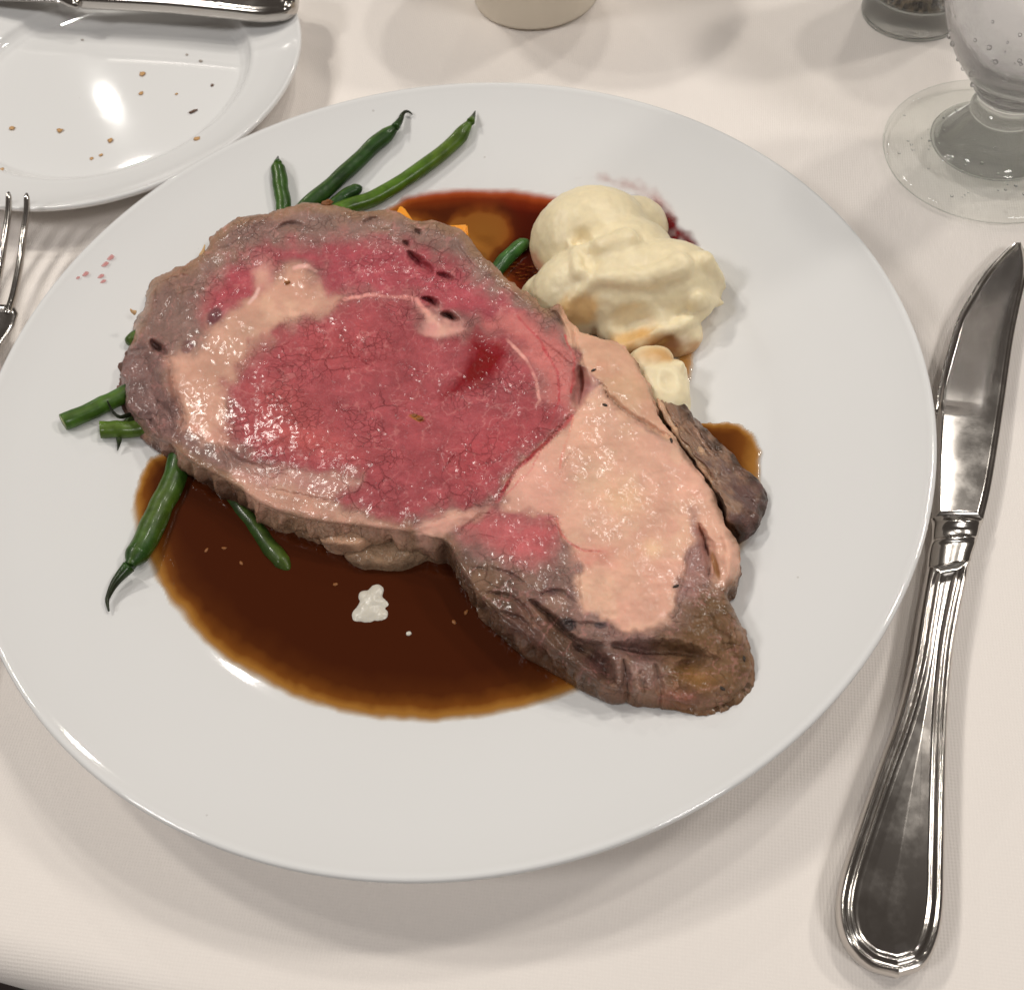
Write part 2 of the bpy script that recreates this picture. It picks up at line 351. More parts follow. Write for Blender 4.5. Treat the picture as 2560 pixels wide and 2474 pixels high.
def m_bean(n, l, b):
    tc = N(n, 'ShaderNodeTexCoord'); oi = N(n, 'ShaderNodeObjectInfo')
    at = N(n, 'ShaderNodeAttribute', attribute_name='Col')
    nz = N(n, 'ShaderNodeTexNoise', inputs={'Scale': 260., 'Detail': 4.}); l.new(tc.outputs['Object'], nz.inputs['Vector'])
    mr = N(n, 'ShaderNodeMapRange', inputs={1: .3, 2: .7, 3: .65, 4: 1.3}); l.new(nz.outputs['Fac'], mr.inputs[0])
    l.new(mixc(n, l, 1., at.outputs['Color'], mr.outputs[0], 'MULTIPLY'), b.inputs['Base Color'])
    n2 = N(n, 'ShaderNodeTexNoise', inputs={'Scale': 130., 'Detail': 2.}); l.new(tc.outputs['Object'], n2.inputs['Vector'])
    bp = N(n, 'ShaderNodeBump', inputs={'Strength': .35, 'Distance': .0010}); l.new(math_(n, l, 'ADD', math_(n, l, 'MULTIPLY', nz.outputs['Fac'], .4), n2.outputs['Fac']), bp.inputs['Height']); l.new(bp.outputs[0], b.inputs['Normal'])
mat('bean_skin', rough=.38, build=m_bean, Subsurface_Weight=.12, Subsurface_Radius=(.3,.8,.2), Subsurface_Scale=.001, Coat_Weight=.14, Coat_Roughness=.12, Specular_IOR_Level=.3)
def m_mash(n, l, b):
    at = N(n, 'ShaderNodeAttribute', attribute_name='Col'); tc = N(n, 'ShaderNodeTexCoord')
    nz = N(n, 'ShaderNodeTexNoise', inputs={'Scale': 320., 'Detail': 4.}); l.new(tc.outputs['Object'], nz.inputs['Vector'])
    mr = N(n, 'ShaderNodeMapRange', inputs={1: .3, 2: .7, 3: .94, 4: 1.05}); l.new(nz.outputs['Fac'], mr.inputs[0])
    l.new(mixc(n, l, 1., at.outputs['Color'], mr.outputs[0], 'MULTIPLY'), b.inputs['Base Color'])
    bp = N(n, 'ShaderNodeBump', inputs={'Strength': .22, 'Distance': .0006}); l.new(nz.outputs['Fac'], bp.inputs['Height']); l.new(bp.outputs[0], b.inputs['Normal'])
mat('mash', rough=.42, build=m_mash, Subsurface_Weight=.35, Subsurface_Radius=(.9,.72,.5), Subsurface_Scale=.003)
mat('carrot', A(245,140,20), .3, Subsurface_Weight=.3, Subsurface_Radius=(.9,.4,.1), Subsurface_Scale=.002)
mat('glazed_slice', A(118,62,10), .12, Coat_Weight=.5, Coat_Roughness=.05)
mat('cream', (.62,.585,.51), .3, Subsurface_Weight=.3, Subsurface_Radius=(.9,.8,.6), Subsurface_Scale=.002)
mat('juice_stain', A(196,110,108), .3, Alpha=.34)
def m_film(n, l, b):
    dp = N(n, 'ShaderNodeAttribute', attribute_name='depth'); l.new(math_(n, l, 'MULTIPLY', dp.outputs['Fac'], .5), b.inputs['Alpha'])
mat('juice_film', A(176,100,92), .2, m_film)
mat('crumb_gold', A(176,136,88), .5); mat('crumb_dark', A(90,65,50), .6); mat('crumb_grey', A(150,140,130), .6)
mat('herb', A(120,72,30), .5); mat('pepper_fleck', A(45,35,28), .6)

# ------------------------------------------------------------------ floor and tablecloth
V = [(-1,-1,-.72),(1.2,-1,-.72),(1.2,1.2,-.72),(-1,1.2,-.72)]
tag(mesh_np('floor', V, [(0,1,2,3)], MAT['dark_floor'], up=True), 'dark floor far below the table edge', kind='structure')
e0 = np.array([-.126,-.1462]); ed = np.array([.938,-.347]); en = np.array([-.347,-.938])  # table edge, outward normal
su = np.linspace(-.35,.55,260); 
prof = [( -d, 0.) for d in np.concatenate([np.linspace(.85,.06,70), np.linspace(.055,.012,40)])]
R_ = .012
prof += [(-R_ + R_*math.sin(t), -R_ + R_*math.cos(t)) for t in np.linspace(.03, math.pi*.86, 22)]
lx, lz = prof[-1]
prof += [(lx - .045*t, lz - .05*t) for t in np.linspace(.1,1,8)]
prof = np.array(prof)
S_, D_ = np.meshgrid(su, prof[:,0], indexing='ij'); Z_ = np.broadcast_to(prof[:,1], S_.shape)
XY = e0 + S_[...,None]*ed + D_[...,None]*en
V = np.concatenate([XY, Z_[...,None]], -1)
und = fbm(p3(V[...,0], V[...,1]), 14, 3, 3)*.0013
V[...,2] += und*sstep(.0,.03,-D_) - .0010
cl = mesh_np('tablecloth', V.reshape(-1,3), grid_faces(len(su), len(prof))[:, ::-1], MAT['linen'], up=True)
tag(cl, 'off-white woven tablecloth covering the table', kind='structure')

# ------------------------------------------------------------------ dinner plate
prof = [(0,.0022),(.060,.0022),(.0645,.0018),(.067,.0000),(.070,.0000),(.0725,.0022),(.080,.0030),(.092,.0042),(.104,.0072),(.120,.0118),(.134,.0168),(.1405,.0198),(.1425,.0212),(.1430,.0226),(.1428,.0237)]
prof += [tuple(x) for x in PR[::-1]]
p_ = catmull(prof, 260)
V, F = lathe(p_, 300)
plate = mesh_np('dinner_plate', V, F[:, ::-1], MAT['porcelain'])
tag(plate, 'large round white dinner plate with a wide plain rim carrying the roast beef', 'plate')
for i, (x, y, a, c) in enumerate([(213,684,9,6),(262,660,10,6),(276,643,10,7),(252,690,9,5),(258,703,8,4),(195,694,5,3)]):
    blob('juice_stain', on_plate(x, y, .00022), (a/7000, c/5200, .00007), MAT['juice_stain'], plate, .25, 1.5, i, 2, .4)

# ------------------------------------------------------------------ bread plate
BC = (-.1278,.1985)
BP = np.array([(0,.0052),(.050,.0052),(.0575,.0060),(.0605,.0078),(.0620,.0096),(.0635,.0102),(.066,.0106),(.074,.0124),(.081,.0146),(.0838,.0157)])
prof = [(0,.002),(.040,.002),(.0425,0),(.0455,0),(.048,.002),(.058,.0036),(.066,.0068),(.076,.0098),(.0835,.0132),(.0845,.0146),(.0843,.0155)] + [tuple(x) for x in BP[::-1]]
V, F = lathe(catmull(prof, 220), 260, BC)
bread = mesh_np('bread_plate', V, F[:, ::-1], MAT['porcelain'])
tag(bread, 'small white bread plate with ridged rim, crumbs and a butter knife on it', 'plate')
def on_bread(px, py, h):
    z = .006
    for _ in range(10):
        p = U(px, py, z); z = float(np.interp(np.hypot(p[0]-BC[0], p[1]-BC[1]), BP[:,0], BP[:,1])) + h
    return U(px, py, z)
crumbs = [(355,184,11,'crumb_gold'),(352,233,8,'crumb_gold'),(30,320,10,'crumb_gold'),(149,326,10,'crumb_gold'),(275,351,9,'crumb_gold'),
          (492,347,9,'crumb_gold'),(253,387,6,'crumb_gold'),(229,396,6,'crumb_gold'),(441,235,5,'crumb_gold'),(5,424,7,'crumb_gold'),
          (467,137,5,'crumb_grey'),(502,153,6,'crumb_grey'),(530,213,6,'crumb_dark'),(483,278,11,'crumb_dark'),(206,100,5,'crumb_grey')]
for i, (x, y, r, m) in enumerate(crumbs):
    rr = r/5600*.66
    o = blob('crumb', on_bread(x, y, rr*.3), (rr*(1.6 if m == 'crumb_dark' and r > 8 else 1), rr*(.5 if r == 11 and m == 'crumb_dark' else 1.05), rr*.30), MAT[m], None, .8, 1.9, i, 2, i)
    lab = {'crumb_gold': 'tiny golden crumb lying on the bread plate', 'crumb_dark': 'tiny dark brown crumb lying on the bread plate', 'crumb_grey': 'tiny grey crumb lying on the bread plate'}[m]
    tag(o, lab, 'crumb', lab.split(' lying')[0].replace('tiny ', '') + 's on the bread plate')

# ------------------------------------------------------------------ prime rib
BD = [(540,582),(577,552),(630,538),(688,529),(730,512),(767,505),(847,516),(899,529),(945,526),(989,529),(1042,553),(1095,553),(1158,577),(1192,620),(1234,661),(1285,709),(1336,747),
      (1368,772),(1395,758),(1412,778),(1428,806),(1454,832),(1513,845),(1556,866),(1593,908),(1620,965),(1634,1005),(1650,1045),(1672,1076),(1697,1107),(1722,1142),(1748,1183),(1777,1221),(1796,1263),(1810,1306),(1830,1333),
      (1847,1365),(1848,1415),(1834,1460),(1818,1486),(1836,1528),(1857,1573),(1872,1620),(1880,1670),(1862,1715),(1826,1752),(1785,1768),(1740,1772),(1673,1752),(1612,1738),(1561,1728),(1520,1722),
      (1470,1690),(1400,1640),(1300,1578),(1240,1528),(1190,1480),(1150,1420),(1126,1368),(1108,1350),(1075,1343),(1015,1329),(950,1322),(888,1314),(820,1308),(760,1298),(700,1280),(648,1258),(600,1222),(556,1196),(500,1168),
      (455,1140),(428,1112),(402,1102),(372,1090),(340,1060),(316,1024),(302,985),(300,940),(306,900),(325,860),(334,815),(345,790),(362,766),(367,730),(385,698),(430,676),(478,650),(520,620),(526,598)]
CEN = np.array([1180., 1080.])
NB, MR_, KW = 1300, 300, 36
bd = catmull(BD, NB, True)
jit = fbm(p3(bd[:,0], bd[:,1]), .040, 4, 5)*10
rad = bd - CEN; bd = bd + rad/np.linalg.norm(rad, axis=1)[:,None]*jit[:,None]
# raster of distances in photo pixels
GX0, GY0, GS = 270, 470, 5.0
gx, gy = np.meshgrid(GX0 + GS*np.arange(340), GY0 + GS*np.arange(272), indexing='ij'); GP = np.stack([gx, gy], -1)
def samp(R, px, py):
    u = np.clip((px-GX0)/GS, 0, R.shape[0]-1.001); v = np.clip((py-GY0)/GS, 0, R.shape[1]-1.001)
    i = u.astype(int); j = v.astype(int); a = u-i; b = v-j
    return R[i,j]*(1-a)*(1-b) + R[i+1,j]*a*(1-b) + R[i,j+1]*(1-a)*b + R[i+1,j+1]*a*b
EYE = [(831,767),(910,746),(1000,748),(1042,767),(1058,809),(1095,841),(1174,830),(1264,843),(1301,885),(1338,938),(1348,996),(1360,1010),(1422,1000),(1428,1030),(1370,1096),(1296,1165),(1264,1207),(1232,1244),(1158,1270),(1053,1297),(1042,1305),(936,1295),(884,1274),(831,1242),(873,1210),(910,1189),(778,1184),(672,1163),(593,1110),(567,1057),(588,1020),(577,952),(620,909),(641,872),(672,841),(725,814),(778,798)]
DECK = [(503,809),(514,746),(567,677),(641,630),(725,614),(831,603),(989,603),(1030,622),(1075,628),(1121,650),(1174,695),(1250,745),(1317,785),(1350,837),(1296,845),(1211,810),(1148,796),(1042,752),(884,732),(831,740),(790,728),(799,672),(746,668),(672,672),(662,735),(609,767),(546,777)]
FBAND = [(699,682),(757,677),(778,714),(868,746),(804,777),(725,804),(646,867),(614,915),(577,957),(567,1057),(588,1110),(546,1115),(472,1084),(461,1031),(435,952),(419,899),(488,883),(503,830),(556,788),(620,756),(667,714)]
CRESC = [(1211,800),(1317,779),(1380,830),(1415,860),(1440,920),(1440,1000),(1425,1035),(1365,1012),(1350,940),(1300,885),(1264,843)]
LIP = [(588,1173),(700,1186),(778,1186),(905,1192),(870,1212),(828,1245),(884,1278),(936,1298),(1000,1306),(1000,1335),(888,1320),(760,1302),(651,1262),(590,1215)]
LIPG = [(588,1170),(778,1184),(910,1190),(873,1212),(830,1240),(760,1228),(660,1215)]
KNOB = [(1046,1330),(1074,1300),(1130,1282),(1190,1272),(1222,1280),(1180,1302),(1130,1325),(1100,1345)]
BIGF = [(1496,959),(1528,1001),(1554,1027),(1607,1064),(1676,1101),(1723,1149),(1760,1191),(1792,1260),(1813,1307),(1845,1381),(1840,1440),(1800,1480),(1770,1440),(1765,1349),(1735,1340),(1713,1413),(1692,1487),(1676,1555),(1600,1580),(1554,1588),(1528,1555),(1459,1513),(1449,1439),(1438,1376),(1401,1328),(1391,1297),(1296,1281),(1253,1272),(1264,1228),(1296,1175),(1370,1107),(1433,1038),(1449,1006)]
STRIP = [(1400,765),(1428,806),(1475,832),(1554,858),(1591,911),(1634,996),(1690,1075),(1686,1098),(1634,1070),(1554,1022),(1496,953),(1459,922),(1438,874),(1410,820)]
GAP = [(1448,922),(1494,953),(1470,985),(1444,1012)]
TPINK = [(1170,1305),(1253,1274),(1296,1281),(1391,1297),(1403,1328),(1375,1385),(1330,1412),(1260,1388),(1190,1350),(1150,1332)]
TP2 = [(1440,1376),(1520,1370),(1525,1412),(1455,1422)]
TPUR = [(1729,1265),(1748,1310),(1766,1360),(1768,1440),(1740,1510),(1690,1500),(1713,1413),(1735,1340)]
TEND = [(1640,1610),(1690,1560),(1766,1462),(1815,1485),(1870,1575),(1895,1674),(1830,1770),(1740,1790),(1673,1770),(1660,1690)]
TDARK = [(1110,1355),(1180,1400),(1260,1440),(1330,1500),(1420,1560),(1470,1610),(1530,1640),(1560,1740),(1400,1700),(1230,1580),(1120,1440)]
JUICE = [(1180,845),(1230,858),(1272,885),(1262,912),(1230,942),(1190,968),(1105,992),(1148,935),(1172,885)]
KNUC = [(1042,756),(1075,775),(1110,800),(1160,812),(1148,830),(1085,842),(1060,830),(1066,800)]
GREY_L = [(300,860),(420,880),(440,960),(465,1040),(480,1095),(425,1115),(330,1060),(295,980)]
PALE1 = [(640,655),(672,650),(680,700),(650,720),(632,690)]
layers = [  # polygon, colour, feather px, wobble px, lean value
 (GREY_L, A(118,92,87), 24, 14, .9), (TDARK, A(92,70,57), 44, 18, .9), (DECK, A(160,76,84), 36, 20, 1), (FBAND, A(190,147,128), 26, 18, .1),
 (PALE1, A(182,130,122), 16, 12, .2), (CRESC, A(184,110,106), 26, 16, .6), (EYE, A(157,77,82), 34, 22, 1), (LIP, A(174,140,120), 24, 16, .2), (LIPG, A(170,126,118), 28, 16, .4),
 (KNUC, A(206,148,140), 12, 11, 0), (TPINK, A(182,98,100), 44, 16, 1), (KNOB, A(190,150,134), 16, 10, .1), (BIGF, A(205,163,142), 15, 15, 0), (STRIP, A(196,158,130), 10, 12, 0),
 (TP2, A(202,146,130), 26, 18, .1), (TPUR, A(146,112,106), 16, 11, .8), (TEND, A(108,83,60), 40, 20, .9), (GAP, A(160,116,114), 7, 4, 0), (JUICE, A(116,6,18), 26, 12, .2)]
RL = [sdf(GP, catmull(p, 60, True)) for p, *_ in layers]
lines = [  # coloured seams: polyline, half width, colour
 ([(860,748),(900,742),(936,738),(1042,748),(1074,786)], 5, A(220,150,142)),
 ([(1264,850),(1310,890),(1338,950),(1350,1000),(1336,1018)], 4, A(226,160,150)),
 ([(1433,1036),(1370,1103),(1296,1172),(1264,1218),(1240,1255)], 5, A(170,60,68)),
 ([(1391,1297),(1402,1330),(1425,1358),(1462,1374),(1500,1378)], 3.0, A(196,104,98)),
 ([(648,720),(640,740),(625,760)], 5, A(212,172,162)), ([(735,672),(770,668),(790,680)], 5, A(226,170,160)),
 ([(660,1040),(680,1060),(690,1065)], 3, A(215,150,150)),
 ([(1290,790),(1350,850),(1395,930),(1400,1000),(1370,1060)], 3, A(175,70,75)), ([(1415,840),(1436,900),(1430,980)], 3, A(180,72,76)),
 ([(1435,1040),(1412,1110),(1400,1170)], 3, A(205,125,108)), ([(1260,1240),(1330,1170),(1390,1060)], 2, A(190,90,90)),
]
RLN = [seg_dist(GP, p) for p, *_ in lines]
spots = [(535,790,16,26,.5,A(105,62,66)), (466,868,15,17,.3,A(98,66,68)), (1418,1560,24,16,.2,A(70,62,62)), (1502,1562,18,9,0,A(84,74,74)), (1370,1480,60,10,.1,A(96,72,72)),
         (718,706,7,7,0,A(180,110,50)), (1042,1044,20,8,.3,A(150,92,40)), (1630,1370,30,24,.3,A(236,190,150)), (1560,1240,70,40,.4,A(238,184,148)), (1700,1660,40,34,.3,A(90,64,36)), (1788,1412,9,36,-.25,A(140,98,60)),
         (700,1010,90,60,.3,A(176,88,84)), (760,1100,120,40,.2,A(182,92,86)), (1230,1120,110,50,-.6,A(168,68,74)), (830,860,110,60,.2,A(160,74,76)), (1480,1100,60,50,.5,A(232,172,148)), (1490,1662,40,26,.6,A(80,54,52)), (1745,1695,44,22,.1,A(128,92,48)), (1700,1745,60,22,.1,A(132,84,72)), (1600,1640,90,18,.05,A(92,64,58)), (1340,1535,70,26,.6,A(90,68,50))]
SA = [1,1,1,1,.8,1,1,.5,.6,.8,.9,.5,.5,.5,.6,.5,.8,.8,.7,.7,.6]
grooves = [  # polyline, half width px, depth m
 ([(1022,632),(1036,648),(1076,680)], 8, .0045), ([(1096,687),(1137,702)], 6, .0035), ([(1008,606),(1020,618)], 4, .0025), ([(1056,745),(1094,764)], 6, .0050), ([(1106,783),(1144,800)], 6.5, .0055),
 ([(378,852),(395,868),(412,884)], 9, .0055), ([(418,896),(440,990),(462,1050),(440,1095)], 6, .0016), ([(340,930),(352,970),(380,1010),(395,1050)], 7, .0022), ([(300,900),(330,880),(380,870)], 6, .0015),
 ([(1433,1036),(1370,1103),(1296,1172),(1264,1222),(1240,1255)], 6, .0013), ([(1340,838),(1412,900),(1448,925)], 4, .0010), ([(1449,922),(1452,960),(1443,1012)], 13, .0060),
 ([(1496,955),(1554,1024),(1634,1070),(1690,1100)], 6, .0022), ([(1432,812),(1440,872),(1459,922)], 5, .0015), ([(1366,772),(1400,800),(1425,850)], 5, .0016),
 ([(1391,1297),(1404,1332),(1428,1360),(1465,1374),(1515,1382)], 4, .0009), ([(1327,1500),(1360,1530),(1388,1557),(1420,1590),(1462,1612)], 7, .0045),
 ([(1440,1610),(1490,1650),(1530,1700)], 19, .0055), ([(1350,1485),(1400,1478),(1440,1510)], 5, .0016), ([(1405,1570),(1430,1556),(1510,1566)], 6, .0014),
 ([(1535,1612),(1600,1625),(1690,1630),(1760,1645)], 13, .0045), ([(1700,1660),(1760,1650)], 16, .0030), ([(1560,1650),(1570,1740)], 7, .0024), ([(1640,1660),(1650,1750)], 7, .0020), ([(1600,1680),(1612,1735)], 5, .0014), ([(1745,1310),(1768,1370),(1770,1440)], 7, .0040), ([(1776,1350),(1782,1400),(1792,1450)], 12, .0022),
 ([(330,1000),(360,1030),(400,1090)], 6, .0018), ([(360,880),(372,930),(366,980)], 5, .0014), ([(312,960),(330,1010),(335,1050)], 5, .0016), ([(385,1000),(415,1020),(430,1060)], 5, .0014), ([(395,740),(380,800),(372,850)], 4, .0010), ([(440,690),(450,740),(440,800)], 3, .0007), ([(520,640),(560,620),(600,600)], 4, .0009), ([(900,560),(960,575),(1010,580)], 3.5, .0007), ([(1130,590),(1160,640),(1200,680)], 3.5, .0009), ([(1230,690),(1270,730),(1320,770)], 3.5, .0009),
 ([(1760,1195),(1725,1160)], 4, .001), ([(1735,1345),(1713,1413),(1695,1490)], 4, .0010), ([(1430,1130),(1410,1170),(1398,1200)], 3, .0007), ([(560,1115),(590,1150),(640,1160)], 6, .0014), ([(545,1110),(570,1170)], 5, .0012),
 ([(660,1215),(760,1240),(840,1255)], 4, .0008), ([(1230,1250),(1130,1290),(1050,1312)], 4, .0008), ([(1150,1335),(1180,1302),(1240,1278)], 4, .0010),
 ([(640,872),(618,912),(590,950)], 3, .0010), ([(690,575),(720,562),(760,560)], 5, .0018), ([(905,560),(940,545)], 4, .0016), ([(1040,575),(1050,590)], 5, .0025), ([(420,700),(470,690)], 4, .0010), ([(430,740),(400,800)], 3, .0007),
 ([(870,860),(880,890),(910,905)], 3, .0009), ([(910,880),(900,900),(940,920)], 3, .0009), ([(850,980),(845,1010),(860,1040)], 2.5, .0007), ([(1010,1020),(1060,1060),(1080,1100)], 2.5, .0007), ([(1140,1130),(1120,1160)], 3, .0008),
 ([(1210,1080),(1250,1060),(1300,1000)], 2.5, .0005), ([(1160,1180),(1240,1150),(1330,1080)], 2.5, .0006), ([(1180,1230),(1260,1180),(1350,1100)], 2.5, .0006), ([(1000,900),(1040,930),(1090,935)], 2.5, .0006),
 ([(1270,1380),(1300,1350),(1330,1340)], 2.5, .0006), ([(1180,1420),(1260,1430),(1330,1470)], 4, .0012), ([(1200,1480),(1290,1500),(1340,1560)], 5, .0016), ([(1250,1530),(1320,1560)], 5, .0014),
]
ridges = [([(1530,1602),(1600,1590),(1680,1592),(1750,1612),(1800,1640)], 15, .0022), ([(1400,1585),(1450,1595),(1510,1600)], 12, .0014), ([(1700,1700),(1760,1720),(1810,1710)], 22, .0022), ([(1780,1530),(1830,1580),(1850,1640)], 18, .0014),
 ([(1590,1690),(1595,1735)], 14, .0016), ([(1330,1560),(1370,1600),(1410,1640)], 12, .0014), ([(330,900),(340,960),(365,1030)], 14, .0014), ([(395,900),(410,960),(425,1040)], 14, .0016), ([(1805,1330),(1825,1380),(1822,1440)], 14, .0016), ([(620,1235),(720,1270),(830,1290)], 10, .0006),
 ([(1395,775),(1415,815),(1432,870)], 9, .0016), ([(700,690),(740,690),(765,710)], 22, .0009), ([(1030,1320),(1110,1300),(1200,1280)], 11, .0008)]
RG = np.zeros(gx.shape)
for gi, (p, wd, dp) in enumerate([(a, b, c) for a, b, c in grooves] + [(a, b, -c) for a, b, c in ridges]):
    q = catmull(p, 30) if len(p) > 2 else catmull([p[0], ((p[0][0]+p[1][0])/2 + 2, (p[0][1]+p[1][1])/2 - 2), p[1]], 30)
    t = np.linspace(0,1,30); wv = wd*(.35 + .75*np.sin(np.pi*np.clip(t,.02,.98))**.6)*(1 + .35*fbm(p3(q[:,0], q[:,1]), .06, 2, gi)); dv = np.abs(dp)*(.45 + .6*np.sin(np.pi*t)**.5)
    i0, i1 = [int(np.clip((v-GX0)/GS, 0, gx.shape[0])) for v in (q[:,0].min()-60, q[:,0].max()+60)]; j0, j1 = [int(np.clip((v-GY0)/GS, 0, gx.shape[1])) for v in (q[:,1].min()-60, q[:,1].max()+60)]
    sub = GP[i0:i1, j0:j1]; best = np.zeros(sub.shape[:2])
    sub = sub + np.stack([4*fbm(p3(sub[...,0], sub[...,1]), .05, 2, gi), 4*fbm(p3(sub[...,0], sub[...,1]), .05, 2, gi+50)], -1)
    for k in range(30):
        d2 = ((sub - q[k])**2).sum(-1); best = np.maximum(best, dv[k]*np.exp(-d2/(wv[k]**2)))
    if dp > 0: RG[i0:i1, j0:j1] = np.maximum(RG[i0:i1, j0:j1], best)
    else: RG[i0:i1, j0:j1] -= best
RB = -sdf(GP, BD)
def top_z(px, py):
    wx = 5*fbm(p3(px,py), .02, 2, 9); wy = 5*fbm(p3(px,py), .02, 2, 19)
    d = np.maximum(samp(RB, px, py), 0)
    z = np.full(px.shape, .0240); z -= .0034*sstep(-170, 110, -.45*(px-700)+.9*(py-1200))*sstep(1350,1050,px)
    tt = ((px-1350)*.78 + (py-1330)*.62)/560.
    z -= .0022*sstep(0., .9, tt)
    z -= .0045*sstep(470, 310, px + .15*(py-950))
    side = (px-1500)*.80 - (py-1000)*.60   # towards the right hand flaps
    z -= .0035*sstep(20, 190, side)
    z += .0016*fbm(p3(px,py), .006, 2, 2)
    lob = sstep(460, 330, px) + sstep(.25,.8,tt)
    re = 11 + 28*np.clip(lob, 0, 1)
    q = np.clip(1 - d/re, 0, 1)
    z -= (.0014 + .0042*np.clip(sstep(460, 330, px),0,1) + .0022*sstep(.25,.8,tt))*(1-np.sqrt(np.maximum(1-q*q, 0)))
    z -= samp(RG, px+wx*.5, py+wy*.5)
    rough = .40 + 1.1*np.clip(lob, 0, 1)
    fat = sstep(6,-6, samp(RL[12], px, py)); z += fat*(.0006*fbm(p3(px*.6+py*.5,py), .018, 2, 14) - .0004); rough = rough*(1-fat) + .45*fat
    z += rough*(.00065*fbm(p3(px,py), .022, 3, 4) + .0003*fbm(p3(px,py), .09, 2, 6))
    return z
def top_col(px, py):
    n = px.size
    f1 = fbm(p3(px,py), .030, 3, 21); f2 = fbm(p3(px,py), .030, 3, 33)
    c = np.broadcast_to(A(132,106,98), (n,3)).copy(); ln = np.full(n, .95)
    dB = samp(RB, px, py)
    k = sstep(34, 4, dB + 12*f1)[:,None]*.75; c = c*(1-k) + A(142,112,86)*k
    def lay(R, colr, fe, wob):
        s = samp(R, px+f1*wob*1.6, py+f2*wob*1.6)
        return sstep(fe, -fe, s)
    for i, ((poly, colr, fe, wob, le), R) in enumerate(zip(layers, RL)):
        m = lay(R, colr, fe, wob)
        c = c*(1-m[:,None]) + colr*m[:,None]; ln = ln*(1-m) + le*m
        if i == 6:
            for (sx, sy, rx, ry, rot, sc), sa in zip(spots[11:15], SA[11:15]):
                dx, dy = px-sx, py-sy; u = (dx*math.cos(rot)+dy*math.sin(rot))/rx; v = (-dx*math.sin(rot)+dy*math.cos(rot))/ry
                m2 = (np.exp(-(u*u+v*v))*sa*m)[:,None]; c = c*(1-m2) + sc*m2
    for (poly, wd, colr), R in zip(lines, RLN):
        m = (sstep(wd*1.5, wd*.4, samp(R, px+f1*6, py+f2*6))*np.clip(.75+f1,0,1))[:,None]; c = c*(1-m) + colr*m
    for j, ((sx, sy, rx, ry, rot, sc), sa) in enumerate(zip(spots, SA)):
        if 11 <= j < 15: continue
        dx, dy = px-sx+f1*6, py-sy+f2*6; u = (dx*math.cos(rot)+dy*math.sin(rot))/rx; v = (-dx*math.sin(rot)+dy*math.cos(rot))/ry
        m = (sstep(1.25,.7, np.sqrt(u*u+v*v))*sa)[:,None] if rx < 30 else (np.exp(-(u*u+v*v))*sa)[:,None]
        c = c*(1-m) + sc*m
    fatm = 1 - np.clip(ln*1.6, 0, 1)
    h1 = fbm(p3(px,py), .009, 3, 81); h2 = fbm(p3(px,py), .016, 3, 83)
    m = (fatm*sstep(-.05,.45,h1)*.30)[:,None]; c = c*(1-m) + A(204,148,134)*m
    m = (fatm*sstep(.05,.5,h2)*.45)[:,None]; c = c*(1-m) + A(210,176,150)*m
    m = (fatm*sstep(1470,1330,px)*sstep(1000,1150,py)*.40)[:,None]; c = c*(1-m) + A(204,146,136)*m
    lm = np.clip(ln*1.3-.3, 0, 1); mb = np.abs(fbm(p3(px*.8+py*.3,py), .020, 4, 87)); mb2 = np.abs(fbm(p3(px,py), .05, 3, 89))
    m = (lm*sstep(.05,.0,mb)*.30 + lm*sstep(.06,.0,mb2)*.14)[:,None]; c = c*(1-m) + A(202,140,136)*m      # thin marbling
    gm = np.clip(1-np.abs(c[:,0]-c[:,1])*4.2, 0, 1)*lm; m = (gm*sstep(.0,.5,h1)*.5)[:,None]; c = c*(1-m) + A(112,80,78)*m
    m = (gm*sstep(.05,.5,-h2)*.5)[:,None]; c = c*(1-m) + A(152,122,98)*m
    g1 = fbm(p3(px,py), .011, 3, 71); g2 = fbm(p3(px*.7,py*1.4), .045, 3, 73)
    c = c*(1 + .16*g1 + .10*g2)[:,None]; pk = (np.clip(g2,0,1)*.35)[:,None]*np.array([.10,.05,.05]); c = c + pk
    return c, ln
tt_ = np.linspace(0, 1, MR_)
px = CEN[0] + (bd[:,0]-CEN[0])[:,None]*tt_[None]; py = CEN[1] + (bd[:,1]-CEN[1])[:,None]*tt_[None]
px = px.ravel(); py = py.ravel()
zt = top_z(px, py); Vt = U(px, py, zt); Ct, Lt = top_col(px, py)
Vt = Vt.reshape(NB, MR_, 3); rim = Vt[:,-1]
def smooth_loop(a, k):
    ker = np.ones(2*k+1)/(2*k+1); return np.stack([np.convolve(np.r_[a[-k:,i], a[:,i], a[:k,i]], ker, 'valid') for i in range(a.shape[1])], -1)
rs = smooth_loop(rim[:,:2], 9); tg = np.roll(rs, -1, 0) - np.roll(rs, 1, 0)
nrm = np.stack([tg[:,1], -tg[:,0]], -1); nrm /= np.linalg.norm(nrm, axis=1)[:,None]
if ((rim[:,:2]-rim[:,:2].mean(0))*nrm).sum() < 0: nrm = -nrm
nrm = smooth_loop(nrm, 6)
near = np.clip(-nrm[:,1]*1.2 + .1, -.6, 1)            # walls facing the camera bulge, hidden ones lean in
v = np.linspace(0, 1, KW+1)[1:]
zb = zplate(rim[:,0], rim[:,1]) + .0004
bul = np.where(near > 0, .0012*near, .0012*near)
off = bul[:,None]*np.sin(v*np.pi*.8)[None] + np.where(near > 0, .0004, -.0014)[:,None]*v[None]
zz = rim[:,2][:,None] + (zb - rim[:,2])[:,None]*(v**1.1)[None]
Vw = np.concatenate([rim[:,None,:2] + nrm[:,None]*off[...,None], zz[...,None]], -1)
nw = fbm(Vw*np.array([1,1,.6]), 160, 4, 8)*.0038 + fbm(Vw*np.array([1,1,.30]), 480, 3, 12)*.0009
amp = np.sin(np.clip(v*1.15, 0, 1)*np.pi)**.6
